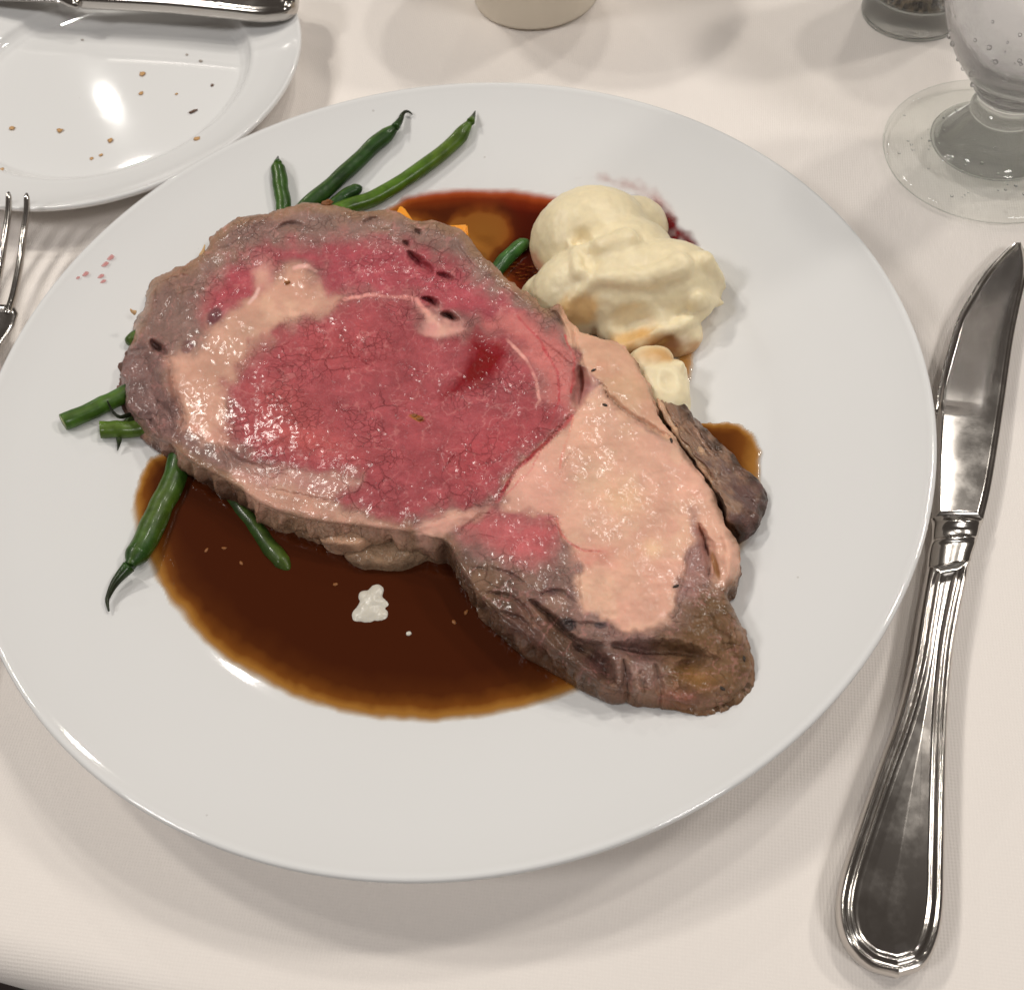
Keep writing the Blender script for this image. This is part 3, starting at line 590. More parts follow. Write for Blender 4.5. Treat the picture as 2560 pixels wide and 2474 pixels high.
Vw[...,:2] += nrm[:,None]*(nw*amp[None])[...,None]*(np.where(near > -.1, 1, .3)*np.clip((rim[:,2]-zb)/.011, .12, 1))[:,None,None]
# wall colours by place along the outline
bx, by = bd[:,0], bd[:,1]
cw = np.broadcast_to(A(112,84,64), (NB,3)).copy()
def setw(mask, colr):
    global cw
    m = smooth_loop(mask.astype(float)[:,None], 12); cw = cw*(1-m) + colr*m
setw((bx < 470) & (by > 600) & (by < 1125), A(130,98,90)); setw((bx >= 425) & (bx < 650) & (by > 1100), A(84,60,46))
setw((bx >= 650) & (bx < 1110) & (by > 1200), A(160,128,104)); setw((bx >= 1105) & (bx < 1480) & (by > 1340), A(104,78,60))
setw((bx >= 1480) & (by > 1600), A(122,92,72)); setw((bx > 1640) & (by > 1690), A(112,82,54)); setw((bx > 1815) & (by > 1480), A(112,86,64))
nz = fbm(Vw, 190, 4, 31)[...,None]; nz2 = fbm(Vw*np.array([1,1,.4]), 90, 3, 37)[...,None]
Cw = .80*cw[:,None]*(1 + .45*nz + .30*nz2); 
dark = sstep(.12,.5, nz2[...,0])[...,None]*.55; Cw = Cw*(1-dark) + A(66,44,32)*dark
# first rings blend from the top colour
bl = np.clip(sstep(0,.65, v)[None,:] + .35*fbm(Vw, 260, 3, 91)*sstep(0,.2,v)[None,:], 0, 1)[...,None]; Cw = Ct.reshape(NB, MR_, 3)[:,-1][:,None]*(1-bl) + Cw*bl
base = np.stack([Vw[:,-1]*(1-a) + np.r_[U(CEN[0],CEN[1],.012)][None]*a for a in (.04,.10,.5)], 1)
base[:,0,2] = zb + .001; base[:,1,2] = np.minimum(.0120, np.maximum(zb + .0005, rim[:,2] - .0055)); base[:,2,2] = .0100
allV = np.concatenate([Vt, Vw, base], 1); K_ = allV.shape[1]
allC = np.concatenate([Ct.reshape(NB,MR_,3), Cw, np.broadcast_to(A(70,48,36),(NB,3,3))], 1)
allL = np.concatenate([Lt.reshape(NB,MR_), np.full((NB,KW),.8), np.zeros((NB,3))], 1)
F = grid_faces(NB, K_, closed_n=True)
rib = empty('prime_rib', (0,0,.006)); tag(rib, 'thick slice of rare prime rib with pink centre and fat cap', 'roast beef')
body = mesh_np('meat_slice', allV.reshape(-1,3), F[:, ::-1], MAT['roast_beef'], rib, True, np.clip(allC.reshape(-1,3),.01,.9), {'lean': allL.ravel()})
def slab(name, poly, zt_, zb_, cols, parent, n=260, m=46, amp=.0010, seed=0, round_=.4, material='roast_beef', tilt=None, freq=170):
    """rounded lump with a traced outline: poly px, top height, bottom height"""
    b = catmull(poly, n, True); c = b.mean(0)
    t = np.linspace(0, 1, m); Q = c + (b-c)[:,None]*t[None,:,None]
    zt2 = zt_(Q[...,0], Q[...,1]) if callable(zt_) else np.full(Q.shape[:2], zt_)
    zt2 = zt2 - (np.clip((t-round_)/(1-round_),0,1)**2.4)[None]*.35*(zt2-zb_)
    P = U(Q[...,0], Q[...,1], zt2)
    rr = P[:,-1]; vv = np.linspace(0,1,13)[1:]
    W = np.repeat(rr[:,None], 12, 1).copy(); W[...,2] = rr[:,2][:,None]*(1-vv) + zb_*vv
    P = np.concatenate([P, W, (P[:,:1]*.0 + P[:,-1:]*.6 + P[:,:1]*.4)*np.array([1,1,0]) + np.array([0,0,zb_])], 1)
    tn = np.stack([fbm(P, freq, 4, seed+k) for k in range(3)], -1)
    P = P + tn*amp
    pp = P.reshape(-1,3)
    f1 = fbm(pp, 200, 3, seed+9)
    cc = cols(np.concatenate([Q, np.repeat(Q[:,-1:], 13, 1)], 1).reshape(-1,2), f1) if callable(cols) else np.broadcast_to(cols, (len(pp),3))*(1+.45*f1[:,None])
    return mesh_np(name, pp, grid_faces(n, P.shape[1], closed_n=True)[:, ::-1], MAT[material], parent, True, np.clip(cc,.01,.9), {'lean': np.full(len(pp),.8)})
# dark crusted chunk under the fat cap
CH = [(1640,992),(1680,996),(1712,1012),(1728,1036),(1760,1068),(1803,1102),(1848,1148),(1888,1192),(1918,1238),(1914,1286),(1893,1316),(1845,1330),(1815,1300),(1800,1250),(1765,1180),(1720,1120),(1680,1070)]
def chcol(q, f):
    k = sstep(-.3,.4, f + (q[:,0]-1840)/160.)[:,None]; c = A(136,108,90)*(1-k) + A(98,75,70)*k
    d = np.minimum.reduce([np.hypot(q[:,0]-x, q[:,1]-y) for x, y in CH[1:12]]); e = sstep(34,4,d + 12*f)[:,None]*.85
    return c*(1-e) + A(50,38,31)*e
slab('crust_chunk', CH, lambda x,y: .0196 - .0050*sstep(-30,60,(x-1700)*.8-(y-1060)*.6) + .0012*fbm(p3((x+y)*.25,(x-y)*1.), .06, 3, 4), .0075, chcol, rib, amp=.0018, seed=3, round_=.78, freq=170)['label'] = 'dark browned crust at the outer edge'
slab('meat_scrap', [(1372,1578),(1400,1585),(1428,1610),(1448,1645),(1480,1680),(1520,1715),(1532,1732),(1505,1745),(1488,1735),(1460,1700),(1425,1668),(1395,1625)], lambda x,y: .0222 - .0085*sstep(1590,1735,y), .0095, A(158,116,106), rib, n=160, m=20, amp=.0007, seed=5)
slab('fat_knob', [(795,1316),(850,1312),(900,1322),(934,1332),(928,1356),(900,1372),(850,1368),(806,1356)], .0168, .0095, A(172,138,114), rib, n=120, m=20, amp=.0006, seed=6)
slab('fat_rind', [(905,1350),(960,1345),(1030,1342),(1085,1348),(1098,1370),(1060,1396),(965,1420),(895,1412),(860,1388)], .0138, .0085, A(128,104,84), rib, n=160, m=24, amp=.0012, seed=16)
for k in range(6):      # stringy layers between the fat cap and the browned edge
    o_ = 7 + 9*k; pts = [(1640+o_*.7+k*3, 998+k*4), (1672+o_*.8, 1062-o_*.45), (1716+o_*.8, 1122-o_*.5), (1762+o_*.75, 1186-o_*.5), (1796+o_*.55, 1240-o_*.35)]
    q = catmull(pts, 60); zq = np.linspace(.0188,.0172,60) - .0007*k + .0008*fbm(p3(q[:,0], q[:,1]), .03, 2, k)
    V, F = tube(U(q[:,0], q[:,1], zq), (.0011 + .0006*fbm(p3(q[:,0], q[:,1]), .05, 2, k+9))*np.sin(np.linspace(.12,3.0,60))**.4, 10, .8)
    V = V + .0004*np.stack([fbm(V, 500, 3, k+j) for j in range(3)], -1)
    mesh_np('sinew_strand', V, F, MAT['roast_beef'], rib, True, np.clip(A(*[(186,152,124),(150,120,98),(168,136,110),(120,92,76),(136,106,88),(92,70,58)][k])*(1+.4*fbm(V, 300, 3, k))[:,None], .01, .9), {'lean': np.full(len(V), .8)})
LUMPS = [([(306,905),(338,888),(378,915),(396,975),(392,1035),(352,1048),(318,1005)], .0205, (120,94,90), .0016), ([(388,1012),(418,1000),(446,1028),(450,1072),(424,1100),(394,1078)], .0190, (128,100,92), .0012),
         ([(1655,1690),(1700,1672),(1740,1690),(1750,1740),(1715,1768),(1672,1748)], .0208, (126,90,68), .0016), ([(1750,1672),(1800,1650),(1850,1672),(1858,1712),(1820,1748),(1768,1742)], .0208, (108,82,50), .0020),
         ([(1575,1650),(1612,1640),(1640,1662),(1645,1730),(1612,1735),(1580,1715)], .0205, (124,94,84), .0012), ([(1330,1530),(1368,1552),(1400,1592),(1385,1620),(1345,1598),(1318,1560)], .0208, (110,84,66), .0014)]
for k, (pl, zz_, cc_, am_) in enumerate(LUMPS):
    slab('meat_fold', pl, zz_, zz_-.006, A(*cc_), rib, n=120, m=22, amp=am_, seed=20+k, round_=.3, freq=210)
for i, (x, y, a) in enumerate([(1035,1038,.5),(1050,1046,.2),(718,706,.1)]):
    z = float(top_z(np.array([float(x)]), np.array([float(y)]))[0]); blob('herb_fleck', U(x, y, z+.0002), (.0011,.0006,.0003), MAT['herb'], rib, .5, 2, i, 2, a)
for i, (x, y) in enumerate([(1678,1100),(1512,1012),(1484,925),(1860,1645),(1805,1720),(1690,1465)]):
    z = float(top_z(np.array([float(x)]), np.array([float(y)]))[0]); blob('pepper_fleck', U(x, y, z+.0001), (.0004,.0009,.0003), MAT['pepper_fleck'], rib, .4, 2, i, 2, i)
for i, pth in enumerate([[(503,640),(508,628),(512,612)],[(338,782),(330,778),(326,772)]]):
    P = np.array([U(x, y, .0225+.001*k) for k, (x, y) in enumerate(pth)]); V, F = tube(catmull(P, 10), np.linspace(.0009,.0002,10), 8)
    mesh_np('sinew_shred', V, F, MAT['roast_beef'], rib, True, np.broadcast_to(A(190,160,120), (len(V),3)), {'lean': np.zeros(len(V))})
bt = blob('browned_bit', U(818,508,.0232), (.0019,.0011,.0011), MAT['herb'], rib, .6, 2.2, 4, 3, 0)

# ------------------------------------------------------------------ gravy
def pool(name, poly, label, level=.0096, red=0., step=5.0, edge=60., maxd=1., group=None, meniscus=.0, redfn=None, depthfn=None):
    poly = np.asarray(poly, float); x0, y0 = poly.min(0)-30; x1, y1 = poly.max(0)+30
    X, Y = np.meshgrid(np.arange(x0, x1, step), np.arange(y0, y1, step), indexing='ij')
    wob = 8*fbm(p3(X,Y), .02, 3, 41) + 3*fbm(p3(X,Y), .09, 2, 43)
    s = -sdf(np.stack([X,Y],-1), poly) + wob
    P = U(X, Y, level); zp = zplate(P[...,0], P[...,1])
    pd = (level - zp) + .00030*fbm(p3(X,Y), .018, 3, 47) + .00003*fbm(p3(X,Y), .08, 2, 49)                              # liquid over the curved well
    d = np.clip(np.minimum(np.clip(s/edge, 0, 1)**.7*.0028, pd), 0, .0028)/.0028
    keep = (d > .004)
    # dome the free edge
    P[...,2] = np.maximum(zp + .0002, np.minimum(level, zp + .00025 + .0036*np.clip(s/9.,0,1)**.5))
    F = grid_faces(*X.shape); kv = keep.ravel(); F = F[kv[F].any(1)]
    us, inv = np.unique(F, return_inverse=True)
    V = P.reshape(-1,3)[us]; dv = d.ravel()[us]*maxd*(depthfn(X.ravel()[us], Y.ravel()[us]) if depthfn else 1.)
    rv = redfn(X.ravel()[us], Y.ravel()[us]) if redfn else np.full(len(us), red)
    o = mesh_np(name, V, inv.reshape(F.shape)[:, ::-1], MAT['gravy'], None, True, None, {'depth': dv, 'red': rv}, up=True)
    return tag(o, label, 'gravy', group)
pool('gravy_pool', [(420,1120),(372,1140),(345,1190),(330,1257),(325,1312),(345,1390),(370,1430),(400,1470),(440,1530),(500,1600),(600,1690),(750,1760),(900,1800),(1050,1825),(1200,1830),(1383,1818),(1480,1775),(1551,1745),(1560,1690),(1400,1560),(1250,1440),(1150,1320),(900,1270),(640,1200)],
     'dark brown gravy pool in the plate well in front of the beef', level=.0099, edge=70)
pool('gravy_pool', [(940,530),(1000,495),(1079,460),(1186,440),(1293,430),(1403,435),(1500,440),(1590,465),(1650,500),(1710,545),(1765,612),(1700,660),(1560,720),(1400,770),(1290,745),(1200,660),(1050,575)],
     'red-brown gravy and meat juice pooled behind the beef beside the mashed potato', level=.0101, edge=60, maxd=.80, redfn=lambda x, y: np.clip((.25 + .75*sstep(545,485,y) + .7*sstep(1240,1310,x))*(1-.9*np.exp(-((x-1205)/75)**2-((y-580)/48)**2)),0,1), depthfn=lambda x, y: 1 - .52*sstep(1.25,.75,np.hypot((x-1200)/88,(y-580)/62) + .15*fbm(p3(x,y), .03, 2, 3)))
pool('gravy_pool', [(1690,1020),(1714,1040),(1742,1049),(1800,1051),(1856,1056),(1886,1080),(1902,1130),(1905,1190),(1912,1260),(1910,1316),(1892,1377),(1890,1449),(1868,1500),(1842,1545),(1800,1500),(1760,1400),(1780,1300),(1740,1150)],
     'amber brown gravy pooled beside the crusted end of the beef', level=.0098, edge=34, maxd=.60, step=4)
pool('gravy_pool', [(1690,880),(1733,872),(1737,910),(1728,950),(1716,985),(1690,960)], 'small streak of brown gravy against the mashed potato', level=.0080, edge=26, maxd=.42, step=3)
pool('gravy_pool', [(1240,640),(1290,640),(1345,650),(1360,690),(1330,715),(1280,710)], 'dark gravy dribble between the beef and the mashed potato', level=.0100, edge=30, maxd=.36, step=3, red=.6)
# thin pink film left on the rim
def film(name, poly, label):
    poly = np.asarray(poly, float); x0, y0 = poly.min(0); x1, y1 = poly.max(0)
    X, Y = np.meshgrid(np.arange(x0-10, x1+10, 4.), np.arange(y0-10, y1+10, 4.), indexing='ij')
    s = -sdf(np.stack([X,Y],-1), poly) + 14*fbm(p3(X,Y), .03, 3, 51)
    P = on_plate(X, Y, .0004); F = grid_faces(*X.shape); F = F[(s.ravel()[F] > 0).any(1)]
    us, inv = np.unique(F, return_inverse=True)
    al = np.clip(s/22,0,1)*(.55+.45*fbm(p3(X,Y), .05, 3, 61)) 
    return tag(mesh_np(name, P.reshape(-1,3)[us], inv.reshape(F.shape)[:, ::-1], MAT[name], None, True, None, {'depth': al.ravel()[us]}, up=True), label, 'meat juice')
def m_jus(n, l, b):
    dp = N(n, 'ShaderNodeAttribute', attribute_name='depth'); l.new(math_(n, l, 'MULTIPLY', dp.outputs['Fac'], 1.5, True), b.inputs['Alpha'])
mat('jus_film', A(104,26,28), .1, m_jus)
film('jus_film', [(1540,470),(1590,480),(1640,505),(1690,542),(1730,580),(1752,618),(1700,640),(1640,600),(1580,540)], 'burgundy meat juice spread up the plate edge beside the mashed potato')
film('juice_film', [(1410,448),(1488,432),(1560,438),(1635,466),(1680,515),(1700,560),(1660,560),(1600,500),(1500,455)], 'thin pink film of meat juice on the rim behind the mashed potato')

# ------------------------------------------------------------------ horseradish cream and floating bits
def lump(name, parts, material, voxel=.0007, smooth_it=4, disp=None, colfn=None, parent=None, dents=()):
    bm = bmesh.new()
    for (c, r) in parts:
        g = bmesh.ops.create_icosphere(bm, subdivisions=3, radius=1)['verts']
        for vtx in g: vtx.co = Vector((vtx.co.x*r[0]+c[0], vtx.co.y*r[1]+c[1], vtx.co.z*r[2]+c[2]))
    me = bpy.data.meshes.new('tmp'); bm.to_mesh(me); bm.free()
    o = bpy.data.objects.new('tmp', me); COL.objects.link(o)
    rm = o.modifiers.new('r', 'REMESH'); rm.mode = 'VOXEL'; rm.voxel_size = voxel
    sm = o.modifiers.new('s', 'SMOOTH'); sm.iterations = smooth_it; sm.factor = .6
    dg = bpy.context.evaluated_depsgraph_get(); me2 = bpy.data.meshes.new_from_object(o.evaluated_get(dg))
    bpy.data.objects.remove(o); bpy.data.meshes.remove(me)
    nv = len(me2.vertices); P = np.zeros(nv*3, np.float32); me2.vertices.foreach_get('co', P); P = P.reshape(-1,3).astype(float)
    Nn = np.zeros(nv*3, np.float32); me2.vertices.foreach_get('normal', Nn); Nn = Nn.reshape(-1,3)
    for c, r, k in dents:
        d = (P - np.asarray(c))/np.asarray(r); q = np.linalg.norm(d, axis=1); m = sstep(1.0,.0,q)
        P -= Nn*(m*k)[:,None]
    if disp: P = P + Nn*disp(P)[:,None]
    P[:,2] = np.maximum(P[:,2], zplate(P[:,0], P[:,1]) + .0003)
    me2.vertices.foreach_set('co', P.astype(np.float32).ravel())
    me2.polygons.foreach_set('use_smooth', np.ones(len(me2.polygons), bool))
    cc = colfn(P) if colfn else np.broadcast_to((.8,.7,.5), (nv,3))
    a = me2.color_attributes.new('Col', 'FLOAT_COLOR', 'POINT'); a.data.foreach_set('color', np.c_[cc, np.ones(nv)].astype(np.float32).ravel())
    me2.update(); me2.name = name
    return mesh_obj(name, me2, MAT[material], parent)
parts = [(U(x, y, z), (r, r, r*h)) for x, y, z, r, h in [(922,1530,.0088,.0042,.55),(900,1540,.0088,.0028,.6),(952,1540,.0088,.0028,.6),(930,1505,.0090,.0036,.6),(942,1480,.0092,.0026,.6),(962,1512,.0090,.0020,.6),(912,1492,.0092,.0022,.6)]]
o = lump('horseradish_cream', parts, 'cream', .0004, 6, lambda P: .0003*fbm(P, 450, 3, 3)); tag(o, 'small white blob of creamy horseradish floating on the dark gravy', 'cream')
o = blob('cream_drop', U(1022,1583,.0099), (.0008,.0007,.0004), MAT['cream'], None, .2, 2, 1, 2); tag(o, 'tiny pale drop on the gravy beside the white cream blob', 'cream')
for i, (x, y) in enumerate([(838,1460),(516,1375),(603,1407),(560,1370),(1165,1530),(1135,1555)]):
    o = blob('meat_bit', U(x, y, .0099), (.0008,.0005,.0003), MAT['herb'], None, .5, 2, i, 2, i); tag(o, 'tiny brown meat bit floating on the dark gravy pool', 'meat bit', 'meat bits floating on the gravy')

# ------------------------------------------------------------------ mashed potato
def hit(px, py, ell):
    d = U(px, py, 0.) - CP; d /= np.linalg.norm(d); best = 9
    for c, r in ell:
        oc = (CP - np.asarray(c))/np.asarray(r); dd = d/np.asarray(r)
        a = dd@dd; b_ = oc@dd; c_ = oc@oc - 1; D = b_*b_ - a*c_
        if D > 0:
            t = (-b_ - math.sqrt(D))/a
            if 0 < t < best: best = t
    return None if best == 9 else CP + d*best
E_ = [(U(1478,605,.013), (.0215,.0190,.0190)), (U(1655,722,.014), (.0200,.0150,.0165)), (U(1452,735,.013), (.0170,.0140,.0150)), (U(1560,720,.015), (.0180,.0170,.0160)),
      (U(1600,805,.011), (.0150,.0110,.0110)), (U(1690,835,.009), (.0085,.0090,.0060)), (U(1380,740,.010), (.0110,.0080,.0090)), (U(1580,575,.0105),(.0130,.0110,.0125)), (U(1555,665,.0130),(.0190,.0160,.0168))]
parts = list(E_)
def chain(pts, r0, r1, n=16, lift=.0, end_lift=None):
    pts = catmull(pts, n)
    for k, (x, y) in enumerate(pts):
        h = hit(x, y, E_)
        if h is None: h = U(x, y, .014)
        t = k/(n-1); r = r0*(1-t) + r1*t
        h = h + np.array([0,0,lift + (end_lift or 0)*t])
        parts.append((h, (r, r, r)))
chain([(1700,660),(1620,690),(1540,690),(1480,700),(1430,740),(1412,775)], .0045, .0020, 22, -.0012)
chain([(1560,600),(1500,618),(1450,628),(1424,612)], .0050, .0010, 14, -.0010, .002)
chain([(1424,612),(1440,645),(1450,680)], .0012, .0030, 10, -.0005)
chain([(1760,650),(1800,690),(1812,712)], .0035, .0010, 10, -.0008)
chain([(1740,750),(1775,757),(1806,764)], .0035, .0008, 12, .0002, .001)
chain([(1760,775),(1730,800),(1690,822),(1655,835),(1640,832)], .0026, .0022, 16, .0010)
chain([(1640,832),(1600,850),(1560,862)], .0028, .0040, 8, -.001)
def mashcol(P):
    c = np.broadcast_to((.87,.75,.50), (len(P),3)).copy()
    def st(px, py, z, r, colr, k):
        nonlocal c
        d = np.linalg.norm((P-U(px,py,z))/np.asarray(r), axis=1) + .25*fbm(P, 250, 3, 7); m = (sstep(1.15,.55,d)*k)[:,None]; c = c*(1-m) + colr*m
    st(1600,803,.021,(.008,.0045,.006), A(186,134,70), .7); st(1640,872,.011,(.013,.0065,.007), A(118,66,20), .95); st(1730,870,.008,(.004,.006,.005), A(150,92,34), .7)
    st(1455,775,.018,(.012,.004,.008), A(214,170,104), .7); st(1580,850,.014,(.012,.004,.006), A(206,160,92), .7)
    st(1340,670,.010,(.006,.010,.008), A(196,120,96), .6)
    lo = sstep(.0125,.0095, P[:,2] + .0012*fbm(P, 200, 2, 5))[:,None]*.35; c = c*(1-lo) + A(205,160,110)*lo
    return c
mdisp = lambda P: .0006*fbm(P, 90, 2, 2) + .00018*fbm(P, 600, 3, 5)
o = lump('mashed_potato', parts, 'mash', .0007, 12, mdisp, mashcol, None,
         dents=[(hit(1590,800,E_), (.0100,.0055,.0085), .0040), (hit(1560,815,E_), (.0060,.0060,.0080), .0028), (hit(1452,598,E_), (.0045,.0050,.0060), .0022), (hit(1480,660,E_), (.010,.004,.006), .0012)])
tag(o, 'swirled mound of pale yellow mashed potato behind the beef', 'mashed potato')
P2 = [(U(1655,975,.012),(.0085,.0120,.0080)),(U(1625,925,.012),(.0080,.0080,.0075)),(U(1680,1020,.010),(.0050,.0080,.0060)),(U(1688,935,.014),(.0040,.0050,.0050)),(U(1697,922,.0165),(.0024,.0026,.0030)),(U(1702,914,.018),(.0012,.0013,.0018)),(U(1708,958,.013),(.0022,.0025,.0022)),(U(1714,957,.0132),(.0010,.0012,.0010)),(U(1700,1000,.0095),(.0032,.0060,.0040)),(U(1707,1035,.0085),(.0018,.0050,.0022)),
      (U(1640,905,.012),(.0060,.0050,.0060))]
def mc2(P):
    c = np.broadcast_to((.87,.75,.50), (len(P),3)).copy()
    d = np.linalg.norm((P-U(1640,900,.016))/np.array([.008,.005,.006]), axis=1); m = (sstep(1.2,.4,d)*.8)[:,None]; return c*(1-m) + A(190,136,66)*m
o = lump('mashed_potato', P2, 'mash', .0006, 3, mdisp, mc2, None, dents=[(U(1668,950,.019), (.004,.005,.005), .0018)])
tag(o, 'small peaked dollop of mashed potato wedged against the beef strip', 'mashed potato')

# ------------------------------------------------------------------ green beans
GREEN = lambda r, g, b: A(r*.96, g*.88, b*.82, .74)
def bean(pts, hw, label, tip=None, tip_end='start', cut=None, base=(44,84,22), extra=0., flat=.92, seed=0):
    """pts: photo pixels along the pod, hw: half width in metres"""
    pts = np.asarray(pts, float); n = 70; hw = hw*.93
    q = catmull(pts, n)
    ex = extra if np.ndim(extra) else np.full(n, extra)
    ex = np.interp(np.linspace(0,1,n), np.linspace(0,1,len(ex)), ex)
    P = on_plate(q[:,0], q[:,1], hw*flat*.98 + ex)
    s = np.linspace(0,1,n)
    r = np.full(n, hw)
    if cut is None or 'start' not in cut: r *= np.clip(np.sqrt(np.clip(s/.10,0,1)), .50 if tip is not None else .2, 1)*(1-.08*(1-np.clip(s/.3,0,1)))
    if cut is None or 'end' not in cut: r *= np.clip(np.sqrt(np.clip((1-s)/.10,0,1)), .15, 1)
    r *= 1 + .022*np.sin(s*22+seed*2.) + .03*fbm(np.stack([s*9+seed, s*0, s*0],-1), 1, 2)
    P = P + np.stack([fbm(np.stack([s*5+seed, s*0+k, s*0],-1), 1, 2) for k in range(3)], -1)*np.array([.0006,.0006,.0001]); V, F = tube(P, r, 22, flat)
    ring = np.arange(22)*2*np.pi/22
    c0 = GREEN(*base)
    cc = np.broadcast_to(c0, (len(V),3)).copy()
    f = fbm(V, 120, 3, seed)[:,None]; cc = cc*(1+.6*f); yl = sstep(.0,.5,fbm(V, 60, 2, seed+5))[:,None]*.4; cc = cc*(1-yl) + GREEN(84,110,30)*yl
    a = np.tile(ring, n+2); seam = np.exp(-((a-math.pi*.42)/.16)**2)*.45
    sv = seam[:,None]; cc = cc*(1-sv) + GREEN(96,124,60)*sv
    if cut:
        for w_ in cut:
            k = slice(0,22) if w_ == 'start' else slice(len(V)-22, len(V))
            cc[k] = GREEN(150,170,100)
    o = mesh_np('green_bean', V, F, MAT['bean_skin'], None, True, np.clip(cc,.005,.8))
    # raised seam rib
    Vn = np.array(V)
    if tip is not None:
        t = catmull(np.asarray(tip, float), 18)
        zs = np.linspace(0,1,18)
        zc = np.r_[0, zs, 1]
        Pt = on_plate(t[:,0], t[:,1], .0012 + hw*flat*.98*(1-zs)**1.2 + (ex[0] if tip_end == 'start' else ex[-1]))
        Vt_, Ft_ = tube(Pt, hw*np.array([.46*(1-z)**1.1 + .075 for z in zs]), 12)
        mesh_np('stem_tip', Vt_, Ft_, MAT['bean_skin'], o, True, np.repeat((c0[None]*(1-np.clip(zc*2.2,0,1))[:,None] + GREEN(30,40,20)[None]*np.clip(zc*2.2,0,1)[:,None]), 12, 0))
    tag(o, label, 'green bean', 'green beans around the beef')
    return o
bean([(695,402),(694,425),(698,450),(704,485),(709,525),(714,570)], .0030, 'short upright green bean poking out beside the browned beef corner', tip=[(695,408),(694,400),(695,391)], cut=('end',), base=(44,84,20), seed=1)
bean([(992,312),(968,334),(935,362),(900,396),(862,432),(829,464),(768,516),(735,560)], .0032, 'dark ridged green bean with a long curled tip', tip=[(988,318),(1000,302),(1006,287),(1014,279),(1023,280),(1031,287)], cut=('end',), base=(34,68,22), seed=2, extra=[0,0,.001,.002])
bean([(1180,300),(1160,325),(1140,350),(1079,404),(1007,454),(936,496),(864,520),(800,550)], .0031, 'long bright green bean with a pointed tip lying on the plate rim', tip=[(1177,304),(1183,292),(1188,278)], cut=('end',), base=(62,98,18), seed=3, extra=[0,0,0,.002])
bean([(903,468),(885,478),(864,489),(835,514),(800,545)], .0026, 'blunt green bean end tucked between two longer beans', cut=('end',), base=(30,62,24), seed=4)
bean([(1322,602),(1305,613),(1289,627),(1264,651),(1236,680),(1200,710)], .0028, 'green bean bridging beef and mashed potato over the gravy', cut=('end',), base=(34,84,34), seed=5, extra=.003)
bean([(160,1056),(190,1044),(224,1030),(279,1000),(330,975),(390,950)], .0031, 'split-ended green bean sticking out from under the grey beef edge', cut=('start','end'), base=(52,88,24), seed=6)
bean([(252,1075),(298,1072),(353,1072),(420,1070)], .0030, 'pale green bean with a clean cut end under the beef', cut=('start','end'), base=(82,118,40), seed=7)
bean([(298,1098),(304,1080),(318,1060),(345,1040),(400,1020)], .0018, 'dark thin bean tail showing below the cut green bean', tip=[(298,1098),(297,1110),(294,1126)], cut=('end',), base=(40,60,24), seed=8)
bean([(326,862),(335,848),(352,838),(400,830)], .0028, 'dark green bean end behind the grey beef edge', cut=('end',), base=(30,62,28), seed=9)
bean([(320,1418),(336,1394),(364,1349),(385,1305),(404,1262),(424,1218),(440,1178),(455,1130),(470,1080)], .0040, 'thick dark green bean with a long tail lying at the gravy edge', tip=[(322,1416),(300,1440),(284,1462),(270,1492),(268,1504),(272,1527)], cut=('end',), base=(36,70,24), seed=10, extra=[0,0,.001,.002])
bean([(724,1424),(712,1412),(694,1393),(672,1366),(650,1335),(615,1285),(580,1240)], .0028, 'small green bean tip half sunk in the dark gravy', cut=('end',), base=(36,60,18), seed=11, extra=[.0012,.0008,.0,.0])
tl = np.array([on_plate(x, y, .004+.0015*k) for k, (x, y) in enumerate([(325,1036),(300,1042),(283,1030),(274,1014),(268,1001)])])
V, F = tube(catmull(tl, 20), np.linspace(.0008,.0002,20), 10)
o = mesh_np('bean_tail', V, F, MAT['bean_skin'], None, True, np.broadcast_to(GREEN(28,36,20), (len(V),3))); tag(o, 'thin black curled bean tail lying across the cut green beans', 'green bean')

# ------------------------------------------------------------------ carrot pieces and glazed slice
def prism(name, poly, z0, z1, material, bev=.0005):
    bm = bmesh.new(); b = [bm.verts.new(U(x, y, z1)) for x, y in poly]; f = bm.faces.new(b)
    r = bmesh.ops.extrude_face_region(bm, geom=[f]); vs = [g for g in r['geom'] if isinstance(g, bmesh.types.BMVert)]
    for vtx, (x, y) in zip(vs, poly): vtx.co.z -= (z1-z0)
    bmesh.ops.recalc_face_normals(bm, faces=bm.faces); bmesh.ops.bevel(bm, geom=bm.edges[:], offset=bev, segments=2, affect='EDGES')
    me = bpy.data.meshes.new(name); bm.to_mesh(me); bm.free(); return mesh_obj(name, me, MAT[material])
tag(prism('carrot_piece', [(999,512),(1010,517),(1034,552),(1010,560),(988,534)], .0090, .0200, 'carrot'), 'slim orange carrot wedge poking up behind the beef', 'carrot')
tag(prism('carrot_piece', [(1110,562),(1168,559),(1170,587),(1120,600)], .0090, .0200, 'carrot'), 'square-cut orange carrot piece touching the beef edge', 'carrot')
